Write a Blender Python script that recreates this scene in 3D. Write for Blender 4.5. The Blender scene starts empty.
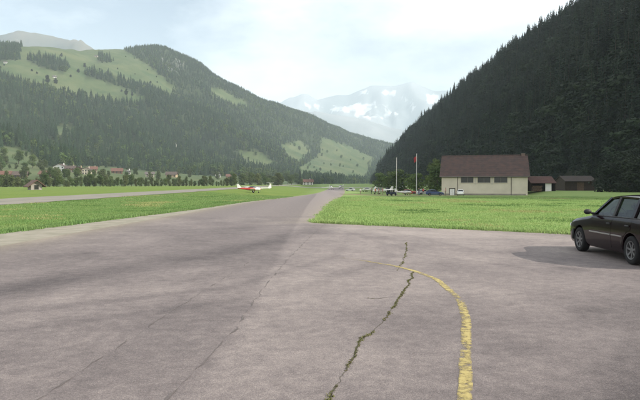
import bpy, bmesh, math, random
import numpy as np
from mathutils import Vector, Matrix, noise
from mathutils.bvhtree import BVHTree

R = math.radians
random.seed(7)
rng = np.random.default_rng(7)
scene = bpy.context.scene
COL = scene.collection

# ------------------------------------------------------------------ camera
EYE = 1.75
FPX = 622.0                       # focal length in photo pixels (640 wide)
HOR = 183.0                       # photo row of the horizon
cam_d = bpy.data.cameras.new('camera')
cam_d.sensor_width = 36.0
cam_d.lens = 36.0 * FPX / 640.0
cam_d.clip_start = 0.1
cam_d.clip_end = 40000
cam = bpy.data.objects.new('camera', cam_d)
COL.objects.link(cam)
cam.location = (0, 0, EYE)
cam.rotation_euler = (R(90) - math.atan((200 - HOR) / FPX), 0, 0)
scene.camera = cam

# ------------------------------------------------------------------ sky, sun, exposure
SUN_AZ = R(110)                   # clockwise from +Y: to the right and a little behind
SUN_EL = R(32)
world = bpy.data.worlds.new('World')
scene.world = world
world.use_nodes = True
nt = world.node_tree
nt.nodes.clear()
wo = nt.nodes.new('ShaderNodeOutputWorld')
bg = nt.nodes.new('ShaderNodeBackground')
sky = nt.nodes.new('ShaderNodeTexSky')
sky.sky_type = 'NISHITA'
sky.sun_disc = False
sky.sun_elevation = SUN_EL
sky.sun_rotation = SUN_AZ
sky.altitude = 900
sky.air_density = 1.0
sky.dust_density = 4.0
sky.ozone_density = 1.0
wtc = nt.nodes.new('ShaderNodeTexCoord')
wmap = nt.nodes.new('ShaderNodeMapping')
wmap.inputs['Scale'].default_value = (1.0, 1.0, 2.2)
wmap.inputs['Location'].default_value = (0.0, 5.2, 0.0)
wno = nt.nodes.new('ShaderNodeTexNoise')
wno.inputs['Scale'].default_value = 1.5
wno.inputs['Detail'].default_value = 7
wno.inputs['Roughness'].default_value = 0.55
wramp = nt.nodes.new('ShaderNodeMapRange')
wramp.inputs['From Min'].default_value = 0.36
wramp.inputs['From Max'].default_value = 0.68
wramp.inputs['To Min'].default_value = 0.0
wramp.inputs['To Max'].default_value = 0.95
wmix = nt.nodes.new('ShaderNodeMix')
wmix.data_type = 'RGBA'
CLOUD = 17.0
wmix.inputs[7].default_value = (CLOUD * 1.0, CLOUD * 1.0, CLOUD * 0.97, 1)
nt.links.new(wtc.outputs['Generated'], wmap.inputs['Vector'])
nt.links.new(wmap.outputs['Vector'], wno.inputs['Vector'])
nt.links.new(wno.outputs['Fac'], wramp.inputs['Value'])
nt.links.new(wramp.outputs['Result'], wmix.inputs[0])
nt.links.new(sky.outputs['Color'], wmix.inputs[6])
nt.links.new(wmix.outputs[2], bg.inputs['Color'])
bg.inputs['Strength'].default_value = 0.12
nt.links.new(bg.outputs['Background'], wo.inputs['Surface'])

sun_d = bpy.data.lights.new('sun', 'SUN')
sun_d.energy = 5.0
sun_d.angle = R(0.55)
sun_d.color = (1.0, 0.93, 0.82)
sun = bpy.data.objects.new('sun', sun_d)
COL.objects.link(sun)
sun_dir = Vector((math.sin(SUN_AZ) * math.cos(SUN_EL), math.cos(SUN_AZ) * math.cos(SUN_EL), math.sin(SUN_EL)))
sun.rotation_euler = sun_dir.to_track_quat('Z', 'Y').to_euler()
sun.location = (60, -30, 60)

scene.view_settings.view_transform = 'Standard'
scene.view_settings.look = 'None'
scene.view_settings.gamma = 1
scene.view_settings.exposure = 0.28
scene.render.engine = 'CYCLES'
scene.cycles.max_bounces = 6
scene.cycles.volume_bounces = 1
scene.cycles.transparent_max_bounces = 12
scene.cycles.use_denoising = True

# ------------------------------------------------------------------ material helpers
MATS = {}
def mat(name, color, rough=0.8, var=0.0, scale=3.0, color2=None, metal=0.0, bump=0.0, bscale=40.0,
        per_object=0.0, translucent=0.0, coords='Object', spec=0.3, coat=0.0, detail=5.0):
    if name in MATS:
        return MATS[name]
    m = bpy.data.materials.new(name)
    m.use_nodes = True
    t = m.node_tree
    b = t.nodes['Principled BSDF']
    b.inputs['Roughness'].default_value = rough
    b.inputs['Metallic'].default_value = metal
    b.inputs['Specular IOR Level'].default_value = spec
    b.inputs['Coat Weight'].default_value = coat
    c1 = (*color, 1)
    c2 = (*(color2 if color2 else [max(0, c * (1 - var)) for c in color]), 1)
    src = None
    if var > 0 or color2:
        if coords == 'World':
            tc = t.nodes.new('ShaderNodeNewGeometry'); out = tc.outputs['Position']
        else:
            tc = t.nodes.new('ShaderNodeTexCoord'); out = tc.outputs['Object']
        n = t.nodes.new('ShaderNodeTexNoise')
        n.inputs['Scale'].default_value = scale
        n.inputs['Detail'].default_value = detail
        n.inputs['Roughness'].default_value = 0.6
        t.links.new(out, n.inputs['Vector'])
        mr = t.nodes.new('ShaderNodeMapRange')
        mr.inputs['From Min'].default_value = 0.33
        mr.inputs['From Max'].default_value = 0.67
        t.links.new(n.outputs['Fac'], mr.inputs['Value'])
        mx = t.nodes.new('ShaderNodeMix'); mx.data_type = 'RGBA'
        mx.inputs[6].default_value = c1; mx.inputs[7].default_value = c2
        t.links.new(mr.outputs['Result'], mx.inputs[0])
        src = mx.outputs[2]
    if per_object > 0:
        oi = t.nodes.new('ShaderNodeObjectInfo')
        hs = t.nodes.new('ShaderNodeHueSaturation')
        mr2 = t.nodes.new('ShaderNodeMapRange')
        mr2.inputs['To Min'].default_value = 1 - per_object
        mr2.inputs['To Max'].default_value = 1 + per_object
        t.links.new(oi.outputs['Random'], mr2.inputs['Value'])
        t.links.new(mr2.outputs['Result'], hs.inputs['Value'])
        mr3 = t.nodes.new('ShaderNodeMapRange')
        mr3.inputs['To Min'].default_value = 0.5 + 0.05 * per_object
        mr3.inputs['To Max'].default_value = 0.5 - 0.06 * per_object
        mul = t.nodes.new('ShaderNodeMath'); mul.operation = 'FRACT'
        mul2 = t.nodes.new('ShaderNodeMath'); mul2.operation = 'MULTIPLY'; mul2.inputs[1].default_value = 7.31
        t.links.new(oi.outputs['Random'], mul2.inputs[0]); t.links.new(mul2.outputs[0], mul.inputs[0])
        t.links.new(mul.outputs[0], mr3.inputs['Value'])
        t.links.new(mr3.outputs['Result'], hs.inputs['Hue'])
        if src is not None:
            t.links.new(src, hs.inputs['Color'])
        else:
            hs.inputs['Color'].default_value = c1
        src = hs.outputs['Color']
    if src is not None:
        t.links.new(src, b.inputs['Base Color'])
    else:
        b.inputs['Base Color'].default_value = c1
    if bump > 0:
        tc2 = t.nodes.new('ShaderNodeNewGeometry') if coords == 'World' else t.nodes.new('ShaderNodeTexCoord')
        o2 = tc2.outputs['Position'] if coords == 'World' else tc2.outputs['Object']
        n2 = t.nodes.new('ShaderNodeTexNoise'); n2.inputs['Scale'].default_value = bscale; n2.inputs['Detail'].default_value = 4
        t.links.new(o2, n2.inputs['Vector'])
        bp = t.nodes.new('ShaderNodeBump'); bp.inputs['Strength'].default_value = bump; bp.inputs['Distance'].default_value = 0.02
        t.links.new(n2.outputs['Fac'], bp.inputs['Height'])
        t.links.new(bp.outputs['Normal'], b.inputs['Normal'])
    if translucent > 0:
        tr = t.nodes.new('ShaderNodeBsdfTranslucent')
        ms = t.nodes.new('ShaderNodeMixShader'); ms.inputs[0].default_value = translucent
        if src is not None: t.links.new(src, tr.inputs['Color'])
        else: tr.inputs['Color'].default_value = c1
        o = t.nodes['Material Output']
        t.links.new(b.outputs[0], ms.inputs[1]); t.links.new(tr.outputs[0], ms.inputs[2]); t.links.new(ms.outputs[0], o.inputs['Surface'])
    MATS[name] = m
    return m

def glass_mat(name, tint=(0.55, 0.6, 0.6), rough=0.03):
    if name in MATS: return MATS[name]
    m = bpy.data.materials.new(name); m.use_nodes = True
    t = m.node_tree; t.nodes.remove(t.nodes['Principled BSDF'])
    tr = t.nodes.new('ShaderNodeBsdfTransparent'); tr.inputs['Color'].default_value = (*tint, 1)
    gl = t.nodes.new('ShaderNodeBsdfGlossy'); gl.inputs['Roughness'].default_value = rough
    fr = t.nodes.new('ShaderNodeFresnel'); fr.inputs['IOR'].default_value = 1.6
    ms = t.nodes.new('ShaderNodeMixShader')
    t.links.new(fr.outputs[0], ms.inputs[0]); t.links.new(tr.outputs[0], ms.inputs[1]); t.links.new(gl.outputs[0], ms.inputs[2])
    t.links.new(ms.outputs[0], t.nodes['Material Output'].inputs['Surface'])
    MATS[name] = m
    return m

# ------------------------------------------------------------------ object helpers
def mesh_obj(name, verts, faces, m=None, parent=None, smooth=False):
    me = bpy.data.meshes.new(name)
    me.from_pydata([tuple(v) for v in verts], [], [tuple(f) for f in faces])
    me.update()
    return link_mesh(name, me, m, parent, smooth)

def link_mesh(name, me, m=None, parent=None, smooth=False):
    o = bpy.data.objects.new(name, me)
    COL.objects.link(o)
    if m is not None:
        for mm in (m if isinstance(m, (list, tuple)) else [m]):
            me.materials.append(mm)
    if smooth:
        me.polygons.foreach_set('use_smooth', [True] * len(me.polygons))
    if parent is not None:
        o.parent = parent
    return o

def bm_obj(name, bm, m=None, parent=None, smooth=False):
    me = bpy.data.meshes.new(name)
    bm.to_mesh(me); bm.free()
    return link_mesh(name, me, m, parent, smooth)

def tag(o, label=None, cat=None, group=None, kind=None):
    if label: o['label'] = label
    if cat: o['category'] = cat
    if group: o['group'] = group
    if kind: o['kind'] = kind
    return o

def thing(name, label, cat, loc=(0, 0, 0), rz=0.0, group=None, scale=1.0):
    o = bpy.data.objects.new(name, None)
    COL.objects.link(o)
    o.empty_display_size = 0.5
    o.location = loc; o.rotation_euler = (0, 0, rz); o.scale = (scale,) * 3
    return tag(o, label, cat, group)

def copy_tree(o, parent=None):
    c = o.copy(); COL.objects.link(c); c.parent = parent
    for ch in list(o.children):
        copy_tree(ch, c)
    return c

def add_box(bm, x0, x1, y0, y1, z0, z1):
    v = [bm.verts.new(p) for p in ((x0, y0, z0), (x1, y0, z0), (x1, y1, z0), (x0, y1, z0), (x0, y0, z1), (x1, y0, z1), (x1, y1, z1), (x0, y1, z1))]
    for f in ((0, 3, 2, 1), (4, 5, 6, 7), (0, 1, 5, 4), (1, 2, 6, 5), (2, 3, 7, 6), (3, 0, 4, 7)):
        bm.faces.new([v[i] for i in f])

def box(name, x0, x1, y0, y1, z0, z1, m, parent=None, bevel=0.0):
    bm = bmesh.new(); add_box(bm, x0, x1, y0, y1, z0, z1)
    if bevel > 0:
        bmesh.ops.bevel(bm, geom=bm.edges[:], offset=bevel, segments=2, affect='EDGES')
    return bm_obj(name, bm, m, parent)

def add_tube(bm, p0, p1, r0, r1=None, n=8, cap=True):
    r1 = r0 if r1 is None else r1
    p0 = Vector(p0); p1 = Vector(p1)
    d = (p1 - p0).normalized()
    q = d.to_track_quat('Z', 'Y')
    a = []; b = []
    for i in range(n):
        t = 2 * math.pi * i / n
        off = q @ Vector((math.cos(t), math.sin(t), 0))
        a.append(bm.verts.new(p0 + off * r0)); b.append(bm.verts.new(p1 + off * r1))
    for i in range(n):
        j = (i + 1) % n
        bm.faces.new((a[i], a[j], b[j], b[i]))
    if cap:
        bm.faces.new(a[::-1]); bm.faces.new(b)

def tube(name, p0, p1, r0, m, parent=None, r1=None, n=8):
    bm = bmesh.new(); add_tube(bm, p0, p1, r0, r1, n)
    return bm_obj(name, bm, m, parent, smooth=False)

def loft(bm, rings, closed=True, cap=True):
    vr = [[bm.verts.new(p) for p in r] for r in rings]
    n = len(vr[0])
    for a, b in zip(vr[:-1], vr[1:]):
        for i in range(n if closed else n - 1):
            j = (i + 1) % n
            bm.faces.new((a[i], a[j], b[j], b[i]))
    if cap:
        bm.faces.new(vr[0][::-1]); bm.faces.new(vr[-1])

def lerp_tab(tab, x):
    xs = [t[0] for t in tab]; ys = [t[1] for t in tab]
    return np.interp(x, xs, ys)

def smooth01(a, b, x):
    t = np.clip((np.asarray(x, float) - a) / (b - a), 0, 1)
    return t * t * (3 - 2 * t)

# ------------------------------------------------------------------ ground height
D_Y = np.array([-1000, 40, 60, 80, 110, 150, 190, 220, 260, 300, 400, 600, 1000, 20000.])
D_Z = np.array([0, 0, -0.12, -0.36, -0.75, -1.2, -1.5, -1.62, -1.66, -1.6, -1.2, -0.2, 0.3, 0.3])
def gz(x, y):
    s = smooth01(-26, -4, x) * (1 - 0.78 * smooth01(49, 57, x))
    return np.interp(y, D_Y, D_Z) * s

def on_ground(px, d):
    """world point on the ground at photo column px and depth d"""
    x = (px - 320) / FPX * d
    return Vector((x, d, float(gz(x, d))))

def grid_mesh(name, X, Y, Z, m, smooth=True, attrs=None):
    nr, nc = X.shape
    verts = np.stack([X, Y, Z], -1).reshape(-1, 3)
    idx = np.arange(nr * nc).reshape(nr, nc)
    f = np.stack([idx[:-1, :-1], idx[:-1, 1:], idx[1:, 1:], idx[1:, :-1]], -1).reshape(-1, 4)
    me = bpy.data.meshes.new(name)
    me.vertices.add(len(verts)); me.vertices.foreach_set('co', verts.astype(np.float32).ravel())
    me.loops.add(f.size); me.loops.foreach_set('vertex_index', f.astype(np.int32).ravel())
    me.polygons.add(len(f))
    me.polygons.foreach_set('loop_start', np.arange(0, f.size, 4, dtype=np.int32))
    me.polygons.foreach_set('loop_total', np.full(len(f), 4, np.int32))
    me.update(calc_edges=True)
    if attrs:
        for k, v in attrs.items():
            a = me.attributes.new(k, 'FLOAT', 'POINT')
            a.data.foreach_set('value', np.asarray(v, np.float32).ravel())
    return link_mesh(name, me, m, None, smooth)

def fbm(x, y, scale, octaves=4, seed=0.0):
    out = np.zeros(np.shape(x)); flat = out.ravel(); xf = np.ravel(x); yf = np.ravel(y)
    for i in range(flat.size):
        flat[i] = noise.fractal(Vector((xf[i] / scale, yf[i] / scale, seed)), 1.0, 2.0, octaves)
    return flat.reshape(np.shape(x))

# ground material: meadow with mown strips, drier and yellower patches
def make_ground_mat():
    m = bpy.data.materials.new('meadow'); m.use_nodes = True
    t = m.node_tree; b = t.nodes['Principled BSDF']; b.inputs['Roughness'].default_value = 0.95
    b.inputs['Specular IOR Level'].default_value = 0.1
    g = t.nodes.new('ShaderNodeNewGeometry')
    def noise_n(scale, detail=5, stretch=None):
        n = t.nodes.new('ShaderNodeTexNoise'); n.inputs['Scale'].default_value = scale; n.inputs['Detail'].default_value = detail
        if stretch:
            mp = t.nodes.new('ShaderNodeMapping'); mp.inputs['Scale'].default_value = stretch
            t.links.new(g.outputs['Position'], mp.inputs['Vector']); t.links.new(mp.outputs[0], n.inputs['Vector'])
        else:
            t.links.new(g.outputs['Position'], n.inputs['Vector'])
        r = t.nodes.new('ShaderNodeMapRange'); r.inputs['From Min'].default_value = 0.35; r.inputs['From Max'].default_value = 0.65
        t.links.new(n.outputs['Fac'], r.inputs['Value'])
        return r.outputs[0]
    def mix(f, a, c):
        mx = t.nodes.new('ShaderNodeMix'); mx.data_type = 'RGBA'
        t.links.new(f, mx.inputs[0])
        for k, v in ((6, a), (7, c)):
            if isinstance(v, tuple): mx.inputs[k].default_value = (*v, 1)
            else: t.links.new(v, mx.inputs[k])
        return mx.outputs[2]
    c = mix(noise_n(0.05), (0.112, 0.180, 0.034), (0.158, 0.200, 0.050))
    c = mix(noise_n(0.6, 6), c, (0.095, 0.155, 0.030))
    sp = t.nodes.new('ShaderNodeMath'); sp.operation = 'MULTIPLY'; sp.inputs[1].default_value = 0.5
    t.links.new(noise_n(1.0, 4, (0.05, 0.5, 1)), sp.inputs[0])
    c = mix(sp.outputs[0], c, (0.185, 0.235, 0.055))
    sx_ = t.nodes.new('ShaderNodeSeparateXYZ'); t.links.new(g.outputs['Position'], sx_.inputs[0])
    rx = t.nodes.new('ShaderNodeMapRange'); rx.inputs['From Min'].default_value = -6; rx.inputs['From Max'].default_value = 2; rx.inputs['To Max'].default_value = 0.75
    t.links.new(sx_.outputs['X'], rx.inputs['Value'])
    c = mix(rx.outputs[0], c, (0.220, 0.300, 0.105))
    t.links.new(c, b.inputs['Base Color'])
    n2 = t.nodes.new('ShaderNodeTexNoise'); n2.inputs['Scale'].default_value = 9; n2.inputs['Detail'].default_value = 6
    t.links.new(g.outputs['Position'], n2.inputs['Vector'])
    bp = t.nodes.new('ShaderNodeBump'); bp.inputs['Strength'].default_value = 0.8; bp.inputs['Distance'].default_value = 0.12
    t.links.new(n2.outputs['Fac'], bp.inputs['Height']); t.links.new(bp.outputs['Normal'], b.inputs['Normal'])
    return m
M_MEADOW = make_ground_mat()

xs = np.unique(np.concatenate([np.linspace(-60, 90, 76), -np.geomspace(60, 7600, 30), np.geomspace(90, 7600, 30)]))
ys = np.unique(np.concatenate([[-250, -100, -40, -10], np.linspace(0, 320, 161), np.geomspace(320, 11400, 50)]))
GX, GY = np.meshgrid(xs, ys)
ground = grid_mesh('ground', GX, GY, gz(GX, GY), M_MEADOW)
tag(ground, 'flat green meadow of the valley floor around the airfield', None, kind='structure')

# ------------------------------------------------------------------ apron and taxiway (one sheet of asphalt)
XL = [(-15, -12.0), (10, -9.3), (17, -8.75), (36, -7.6), (150, -3.6), (215, -0.4), (300, 3), (420, 7)]
XR = [(-15, 44), (2, 36), (8, 27.6), (19.8, 10.2), (20.9, 8.6), (22.4, 6.5), (24.7, 3.2), (26.9, -0.15), (150, 5.6), (215, 8.6), (300, 12), (420, 16)]
XG = [(-15, -16), (10, -12.3), (21.3, -11), (40, -8.4), (90, -6.2), (130, -4.75), (150, -4.0)]

def polyline_dist(x, y, pts):
    best = np.full(np.shape(x), 1e9)
    for (ax, ay), (bx, by) in zip(pts[:-1], pts[1:]):
        dx, dy = bx - ax, by - ay
        t = np.clip(((x - ax) * dx + (y - ay) * dy) / (dx * dx + dy * dy), 0, 1)
        best = np.minimum(best, np.hypot(x - ax - t * dx, y - ay - t * dy))
    return best

ry = np.unique(np.concatenate([np.linspace(-15, 2, 12), np.arange(2, 30, 0.11), np.geomspace(30, 420, 170)]))
cu = np.linspace(0, 1, 260) ** 1.0
xl = lerp_tab(XL, ry); xr = lerp_tab(XR, ry)
wob = np.array([noise.noise(Vector((0.3, v * 0.9, 1.7))) * 0.10 + noise.noise(Vector((7.3, v * 3.1, 1.7))) * 0.05 for v in ry])
xr_w = xr + wob
AX = xl[:, None] + (xr_w - xl)[:, None] * cu[None, :]
AY = np.repeat(ry[:, None], len(cu), 1)
AZ = gz(AX, AY) + 0.030
near = AY < 32
n1 = np.zeros_like(AX); n2 = np.zeros_like(AX)
n1[near] = fbm(AX[near], AY[near], 2.3, 3, 3.0)
n2[near] = fbm(AX[near], AY[near], 7.5, 3, 9.0)
n1[~near] = np.sin(AX[~near] * 1.3) * 0.2
streak = polyline_dist(AX + 0.25 * n1, AY + 0.25 * n1, [(-11, 8.0), (-7.5, 8.9), (-5.1, 9.9), (-4.1, 12.1), (-3.1, 13.8), (-2.2, 16), (-1.0, 19.5), (0.3, 25)])
streak = np.exp(-(streak / 0.75) ** 2) * (0.75 + 0.5 * n2)
seam = smooth01(-1.08, -0.92, AX + 0.12 * n1)                     # older paler lane to the right of the seam
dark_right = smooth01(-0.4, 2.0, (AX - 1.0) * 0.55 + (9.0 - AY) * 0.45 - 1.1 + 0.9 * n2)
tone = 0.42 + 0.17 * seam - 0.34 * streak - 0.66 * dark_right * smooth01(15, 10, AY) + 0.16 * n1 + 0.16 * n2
tone = tone - 0.10 * np.exp(-((AX + 2.05 + 0.05 * n1) / 0.10) ** 2) * smooth01(12, 7, AY) * (0.5 + n2)
tone += 0.08 * smooth01(14, 24, AY)
n3 = np.zeros_like(AX); n3[near] = fbm(AX[near], AY[near], 0.8, 3, 31.0)
tone += 0.10 * n3
for tp, tw, ta in (([(-9, 6.5), (-5, 7.6), (-1.5, 10.2), (0.4, 14.5), (1.0, 21.0)], 0.16, 0.10), ([(-9, 5.0), (-4.6, 6.4), (-0.6, 9.6), (1.6, 14.2), (2.0, 20.0)], 0.16, 0.09), ([(9, 9.0), (5, 11.2), (2.5, 15.0), (0.9, 22.0)], 0.14, 0.08), ([(10, 11), (6.2, 12.8), (4.0, 16.0), (2.2, 23)], 0.14, 0.07)):
    tone -= ta * np.exp(-(polyline_dist(AX + 0.1 * n1, AY, tp) / tw) ** 2) * (0.6 + 0.8 * n2 + 0.5)
for ox, oy, orad in ((3.6, 8.4, 0.22), (4.1, 7.2, 0.12), (-3.4, 6.2, 0.16), (0.2, 10.8, 0.12), (5.0, 12.4, 0.3), (-5.6, 15.2, 0.3), (2.9, 6.1, 0.09)):
    tone -= 0.22 * np.exp(-(np.hypot(AX - ox + 0.06 * n3, AY - oy + 0.06 * n3) / orad) ** 2)
edge_r = np.clip((xr_w[:, None] - AX), 0, 9)
edge_l = np.clip((AX - xl[:, None]), 0, 9)
dirt = np.exp(-edge_r / 0.28) * 0.9 + 0.55 * np.exp(-edge_l / 0.7) + 0.40 * np.exp(-edge_r / 1.3) * (0.7 + n1)
def make_asphalt():
    m = bpy.data.materials.new('asphalt'); m.use_nodes = True
    t = m.node_tree; b = t.nodes['Principled BSDF']; b.inputs['Roughness'].default_value = 0.85
    b.inputs['Specular IOR Level'].default_value = 0.25
    g = t.nodes.new('ShaderNodeNewGeometry')
    a = t.nodes.new('ShaderNodeAttribute'); a.attribute_name = 'tone'
    d = t.nodes.new('ShaderNodeAttribute'); d.attribute_name = 'dirt'
    fine = t.nodes.new('ShaderNodeTexNoise'); fine.inputs['Scale'].default_value = 38; fine.inputs['Detail'].default_value = 5; fine.inputs['Roughness'].default_value = 0.75
    mid = t.nodes.new('ShaderNodeTexNoise'); mid.inputs['Scale'].default_value = 6; mid.inputs['Detail'].default_value = 6; mid.inputs['Roughness'].default_value = 0.7
    vor = t.nodes.new('ShaderNodeTexVoronoi'); vor.inputs['Scale'].default_value = 90
    for n in (fine, mid, vor): t.links.new(g.outputs['Position'], n.inputs['Vector'])
    def math_n(op, x, y):
        n = t.nodes.new('ShaderNodeMath'); n.operation = op
        for k, v in ((0, x), (1, y)):
            if isinstance(v, (int, float)): n.inputs[k].default_value = v
            else: t.links.new(v, n.inputs[k])
        return n.outputs[0]
    s = math_n('ADD', a.outputs['Fac'], math_n('MULTIPLY', math_n('SUBTRACT', fine.outputs['Fac'], 0.5), 0.95))
    s = math_n('ADD', s, math_n('MULTIPLY', math_n('SUBTRACT', mid.outputs['Fac'], 0.5), 0.75))
    s = math_n('ADD', s, math_n('MULTIPLY', math_n('SUBTRACT', vor.outputs['Distance'], 0.45), 0.35))
    cr = t.nodes.new('ShaderNodeValToRGB')
    cr.color_ramp.elements[0].position = 0.0; cr.color_ramp.elements[0].color = (0.055, 0.047, 0.049, 1)
    cr.color_ramp.elements[1].position = 1.0; cr.color_ramp.elements[1].color = (0.305, 0.264, 0.244, 1)
    e = cr.color_ramp.elements.new(0.5); e.color = (0.150, 0.128, 0.126, 1)
    t.links.new(s, cr.inputs['Fac'])
    dm = math_n('MULTIPLY', d.outputs['Fac'], math_n('ADD', mid.outputs['Fac'], 0.35))
    mx = t.nodes.new('ShaderNodeMix'); mx.data_type = 'RGBA'; mx.inputs[7].default_value = (0.25, 0.215, 0.140, 1)
    t.links.new(dm, mx.inputs[0]); t.links.new(cr.outputs['Color'], mx.inputs[6])
    t.links.new(mx.outputs[2], b.inputs['Base Color'])
    bp = t.nodes.new('ShaderNodeBump'); bp.inputs['Strength'].default_value = 0.5; bp.inputs['Distance'].default_value = 0.006
    t.links.new(vor.outputs['Distance'], bp.inputs['Height']); t.links.new(bp.outputs['Normal'], b.inputs['Normal'])
    return m
M_ASPH = make_asphalt()
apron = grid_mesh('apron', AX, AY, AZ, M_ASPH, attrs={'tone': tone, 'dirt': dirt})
tag(apron, 'grey asphalt apron narrowing into a taxiway', None, kind='structure')

# gravel shoulder on the left of the apron
sy = np.concatenate([np.linspace(-15, 60, 150), np.geomspace(60.5, 150, 40)])
sl = lerp_tab(XG, sy) + np.array([noise.noise(Vector((3.3, v * 0.7, 4.7))) * 0.22 + noise.noise(Vector((1.3, v * 2.7, 4.7))) * 0.1 for v in sy])
sr = lerp_tab(XL, sy) + 0.12
cu2 = np.linspace(0, 1, 12)
SX = sl[:, None] + (sr - sl)[:, None] * cu2[None, :]; SY = np.repeat(sy[:, None], 12, 1)
M_GRAVEL = mat('gravel', (0.290, 0.265, 0.220), 0.95, color2=(0.190, 0.180, 0.135), scale=1.2, coords='World', bump=0.6, bscale=45, detail=9)
sh = grid_mesh('gravel_shoulder', SX, SY, gz(SX, SY) + 0.018, M_GRAVEL)
tag(sh, 'pale gravel strip along the left edge of the apron', None, kind='structure')

# the runway beyond the left meadow, and a pale crossing strip far ahead
ryy = np.linspace(-60, 900, 300)
RX = np.stack([-35.0 + 0.25 * np.sin(ryy * 0.31), np.full_like(ryy, -31.5), np.full_like(ryy, -28.0), -24.9 + 0.25 * np.sin(ryy * 0.47 + 1)], 1)
RY = np.repeat(ryy[:, None], 4, 1)
M_RUN = mat('runway_concrete', (0.24, 0.215, 0.185), 0.95, color2=(0.155, 0.150, 0.125), scale=0.35, coords='World', bump=0.3, bscale=20, detail=8)
runway = grid_mesh('runway', RX, RY, gz(RX, RY) + 0.035, M_RUN)
tag(runway, 'worn pale runway beyond the left meadow', None, kind='structure')
cy = np.linspace(0, 1, 4)
cxs = np.linspace(-24.5, 60, 60)
CX, CT = np.meshgrid(cxs, cy); CY = 385 + 0.10 * CX + CT * 30
cross = grid_mesh('crossing_strip', CX, CY, gz(CX, CY) + 0.045, mat('pale_concrete', (0.36, 0.34, 0.31), 0.9, var=0.25, scale=0.2, coords='World'))
tag(cross, 'pale concrete strip crossing the far end of the taxiway', None, kind='structure')
# dirt parking strip in front of the parked aircraft, on the right
pxs = np.linspace(5.5, 31, 60)
PX, PT = np.meshgrid(pxs, np.linspace(0, 1, 5))
PYc = np.interp(PX, [5.5, 12, 22, 31], [172, 150, 141, 138]); PY = PYc + (PT - 0.3) * np.interp(PX, [5.5, 20, 31], [18, 13, 9]) + 0.5 * np.sin(PX * 1.7)
park = grid_mesh('dirt_strip', PX, PY, gz(PX, PY) + 0.03, mat('bare_dirt', (0.27, 0.19, 0.125), 0.95, color2=(0.17, 0.18, 0.06), scale=0.6, coords='World', detail=8))
tag(park, 'bare brown dirt strip where aircraft park beyond the right meadow', None, kind='structure')

# ------------------------------------------------------------------ hills
def unproj(px, py, d):
    return ((px - 320) / FPX * d, d, EYE + (HOR - py) / FPX * d)

COLK = {  # photo column: foot distance, then (row, distance) up to the crest
    -170: (290, (168, 520), (150, 680), (100, 1150), (52, 1950)),
    0:   (292, (169, 520), (152, 660), (101, 1150), (51.5, 1950)),
    60:  (310, (172, 520), (163, 680), (101, 1250), (54.5, 2050)),
    100: (330, (173.5, 560), (166, 760), (105, 1350), (55, 2200)),
    135: (350, (174.5, 600), (167, 830), (108, 1430), (53.5, 2350)),
    160: (380, (175, 640), (168, 900), (111, 1500), (52, 2500)),
    185: (400, (176, 700), (170, 950), (116, 1600), (60, 2550)),
    200: (420, (177, 740), (171, 1000), (118, 1650), (67, 2550)),
    215: (450, (177, 780), (172, 1050), (121, 1700), (79, 2550)),
    240: (480, (178, 850), (172, 1150), (131, 1800), (92, 2600)),
    270: (600, (179, 1000), (172, 1300), (142, 1900), (105, 2700)),
    300: (800, (180, 1200), (170, 1500), (147, 2100), (114, 2900)),
    330: (1100, (180, 1500), (167, 1900), (147, 2400), (126, 3100)),
    360: (1500, (180, 1800), (167, 2200), (153, 2700), (137, 3300)),
    400: (1900, (181, 2300), (171, 2700), (158, 3100), (146, 3600)),
    470: (2500, (182, 2900), (174, 3300), (164, 3600), (155, 4000)),
    620: (3300, (182, 3600), (176, 3900), (168, 4200), (160, 4500)),
}
def catmull(ts, vs, t):
    """monotone cubic through (ts, vs)"""
    ts = np.asarray(ts, float); vs = np.asarray(vs, float)
    h = np.diff(ts); dl = np.diff(vs) / h
    mm = np.zeros_like(vs); mm[0] = dl[0]; mm[-1] = dl[-1]
    for i in range(1, len(vs) - 1):
        mm[i] = 0 if dl[i - 1] * dl[i] <= 0 else 2 * dl[i - 1] * dl[i] / (dl[i - 1] + dl[i])
    k = np.clip(np.searchsorted(ts, t) - 1, 0, len(ts) - 2)
    s = (t - ts[k]) / h[k]
    return ((2 * s**3 - 3 * s**2 + 1) * vs[k] + (s**3 - 2 * s**2 + s) * h[k] * mm[k] + (-2 * s**3 + 3 * s**2) * vs[k + 1] + (s**3 - s**2) * h[k] * mm[k + 1])

keys = sorted(COLK)
us = np.arange(-170, 621, 3.0)
NB = 5
rows_t = np.concatenate([np.linspace(0, 1, 12)[:-1] * 1, 1 + np.linspace(0, 1, 10)[:-1], 2 + np.linspace(0, 1, 28)[:-1], 3 + np.linspace(0, 1, 28), [4.4, 5, 6]])
tabs_d = np.array([[COLK[k][0]] + [c[1] for c in COLK[k][1:]] for k in keys])
tabs_y = np.array([[None] + [c[0] for c in COLK[k][1:]] for k in keys])[:, 1:].astype(float)
dd = np.stack([catmull(keys, tabs_d[:, j], us) for j in range(5)], 1)
yy = np.stack([catmull(keys, tabs_y[:, j], us) for j in range(4)], 1)
zz = np.concatenate([np.full((len(us), 1), -1.2), EYE + (HOR - yy) / FPX * dd[:, 1:]], 1)
HX = np.zeros((len(rows_t), len(us))); HY = HX.copy(); HZ = HX.copy()
for i, u in enumerate(us):
    kd = np.concatenate([dd[i], [dd[i, 4] * 1.12, dd[i, 4] * 1.5]])
    kz = np.concatenate([zz[i], [zz[i, 4] * 0.93, -12]])
    d_ = np.interp(rows_t, np.arange(7), kd)
    z_ = catmull(kd, kz, d_)
    HX[:, i] = (u - 320) / FPX * d_; HY[:, i] = d_; HZ[:, i] = z_
amp = np.interp(rows_t, [0, 0.9, 2, 2.6, 3.6, 4, 5], [0.0, 0.6, 7, 38, 20, 5, 10])[:, None] * np.ones((1, len(us)))
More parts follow.
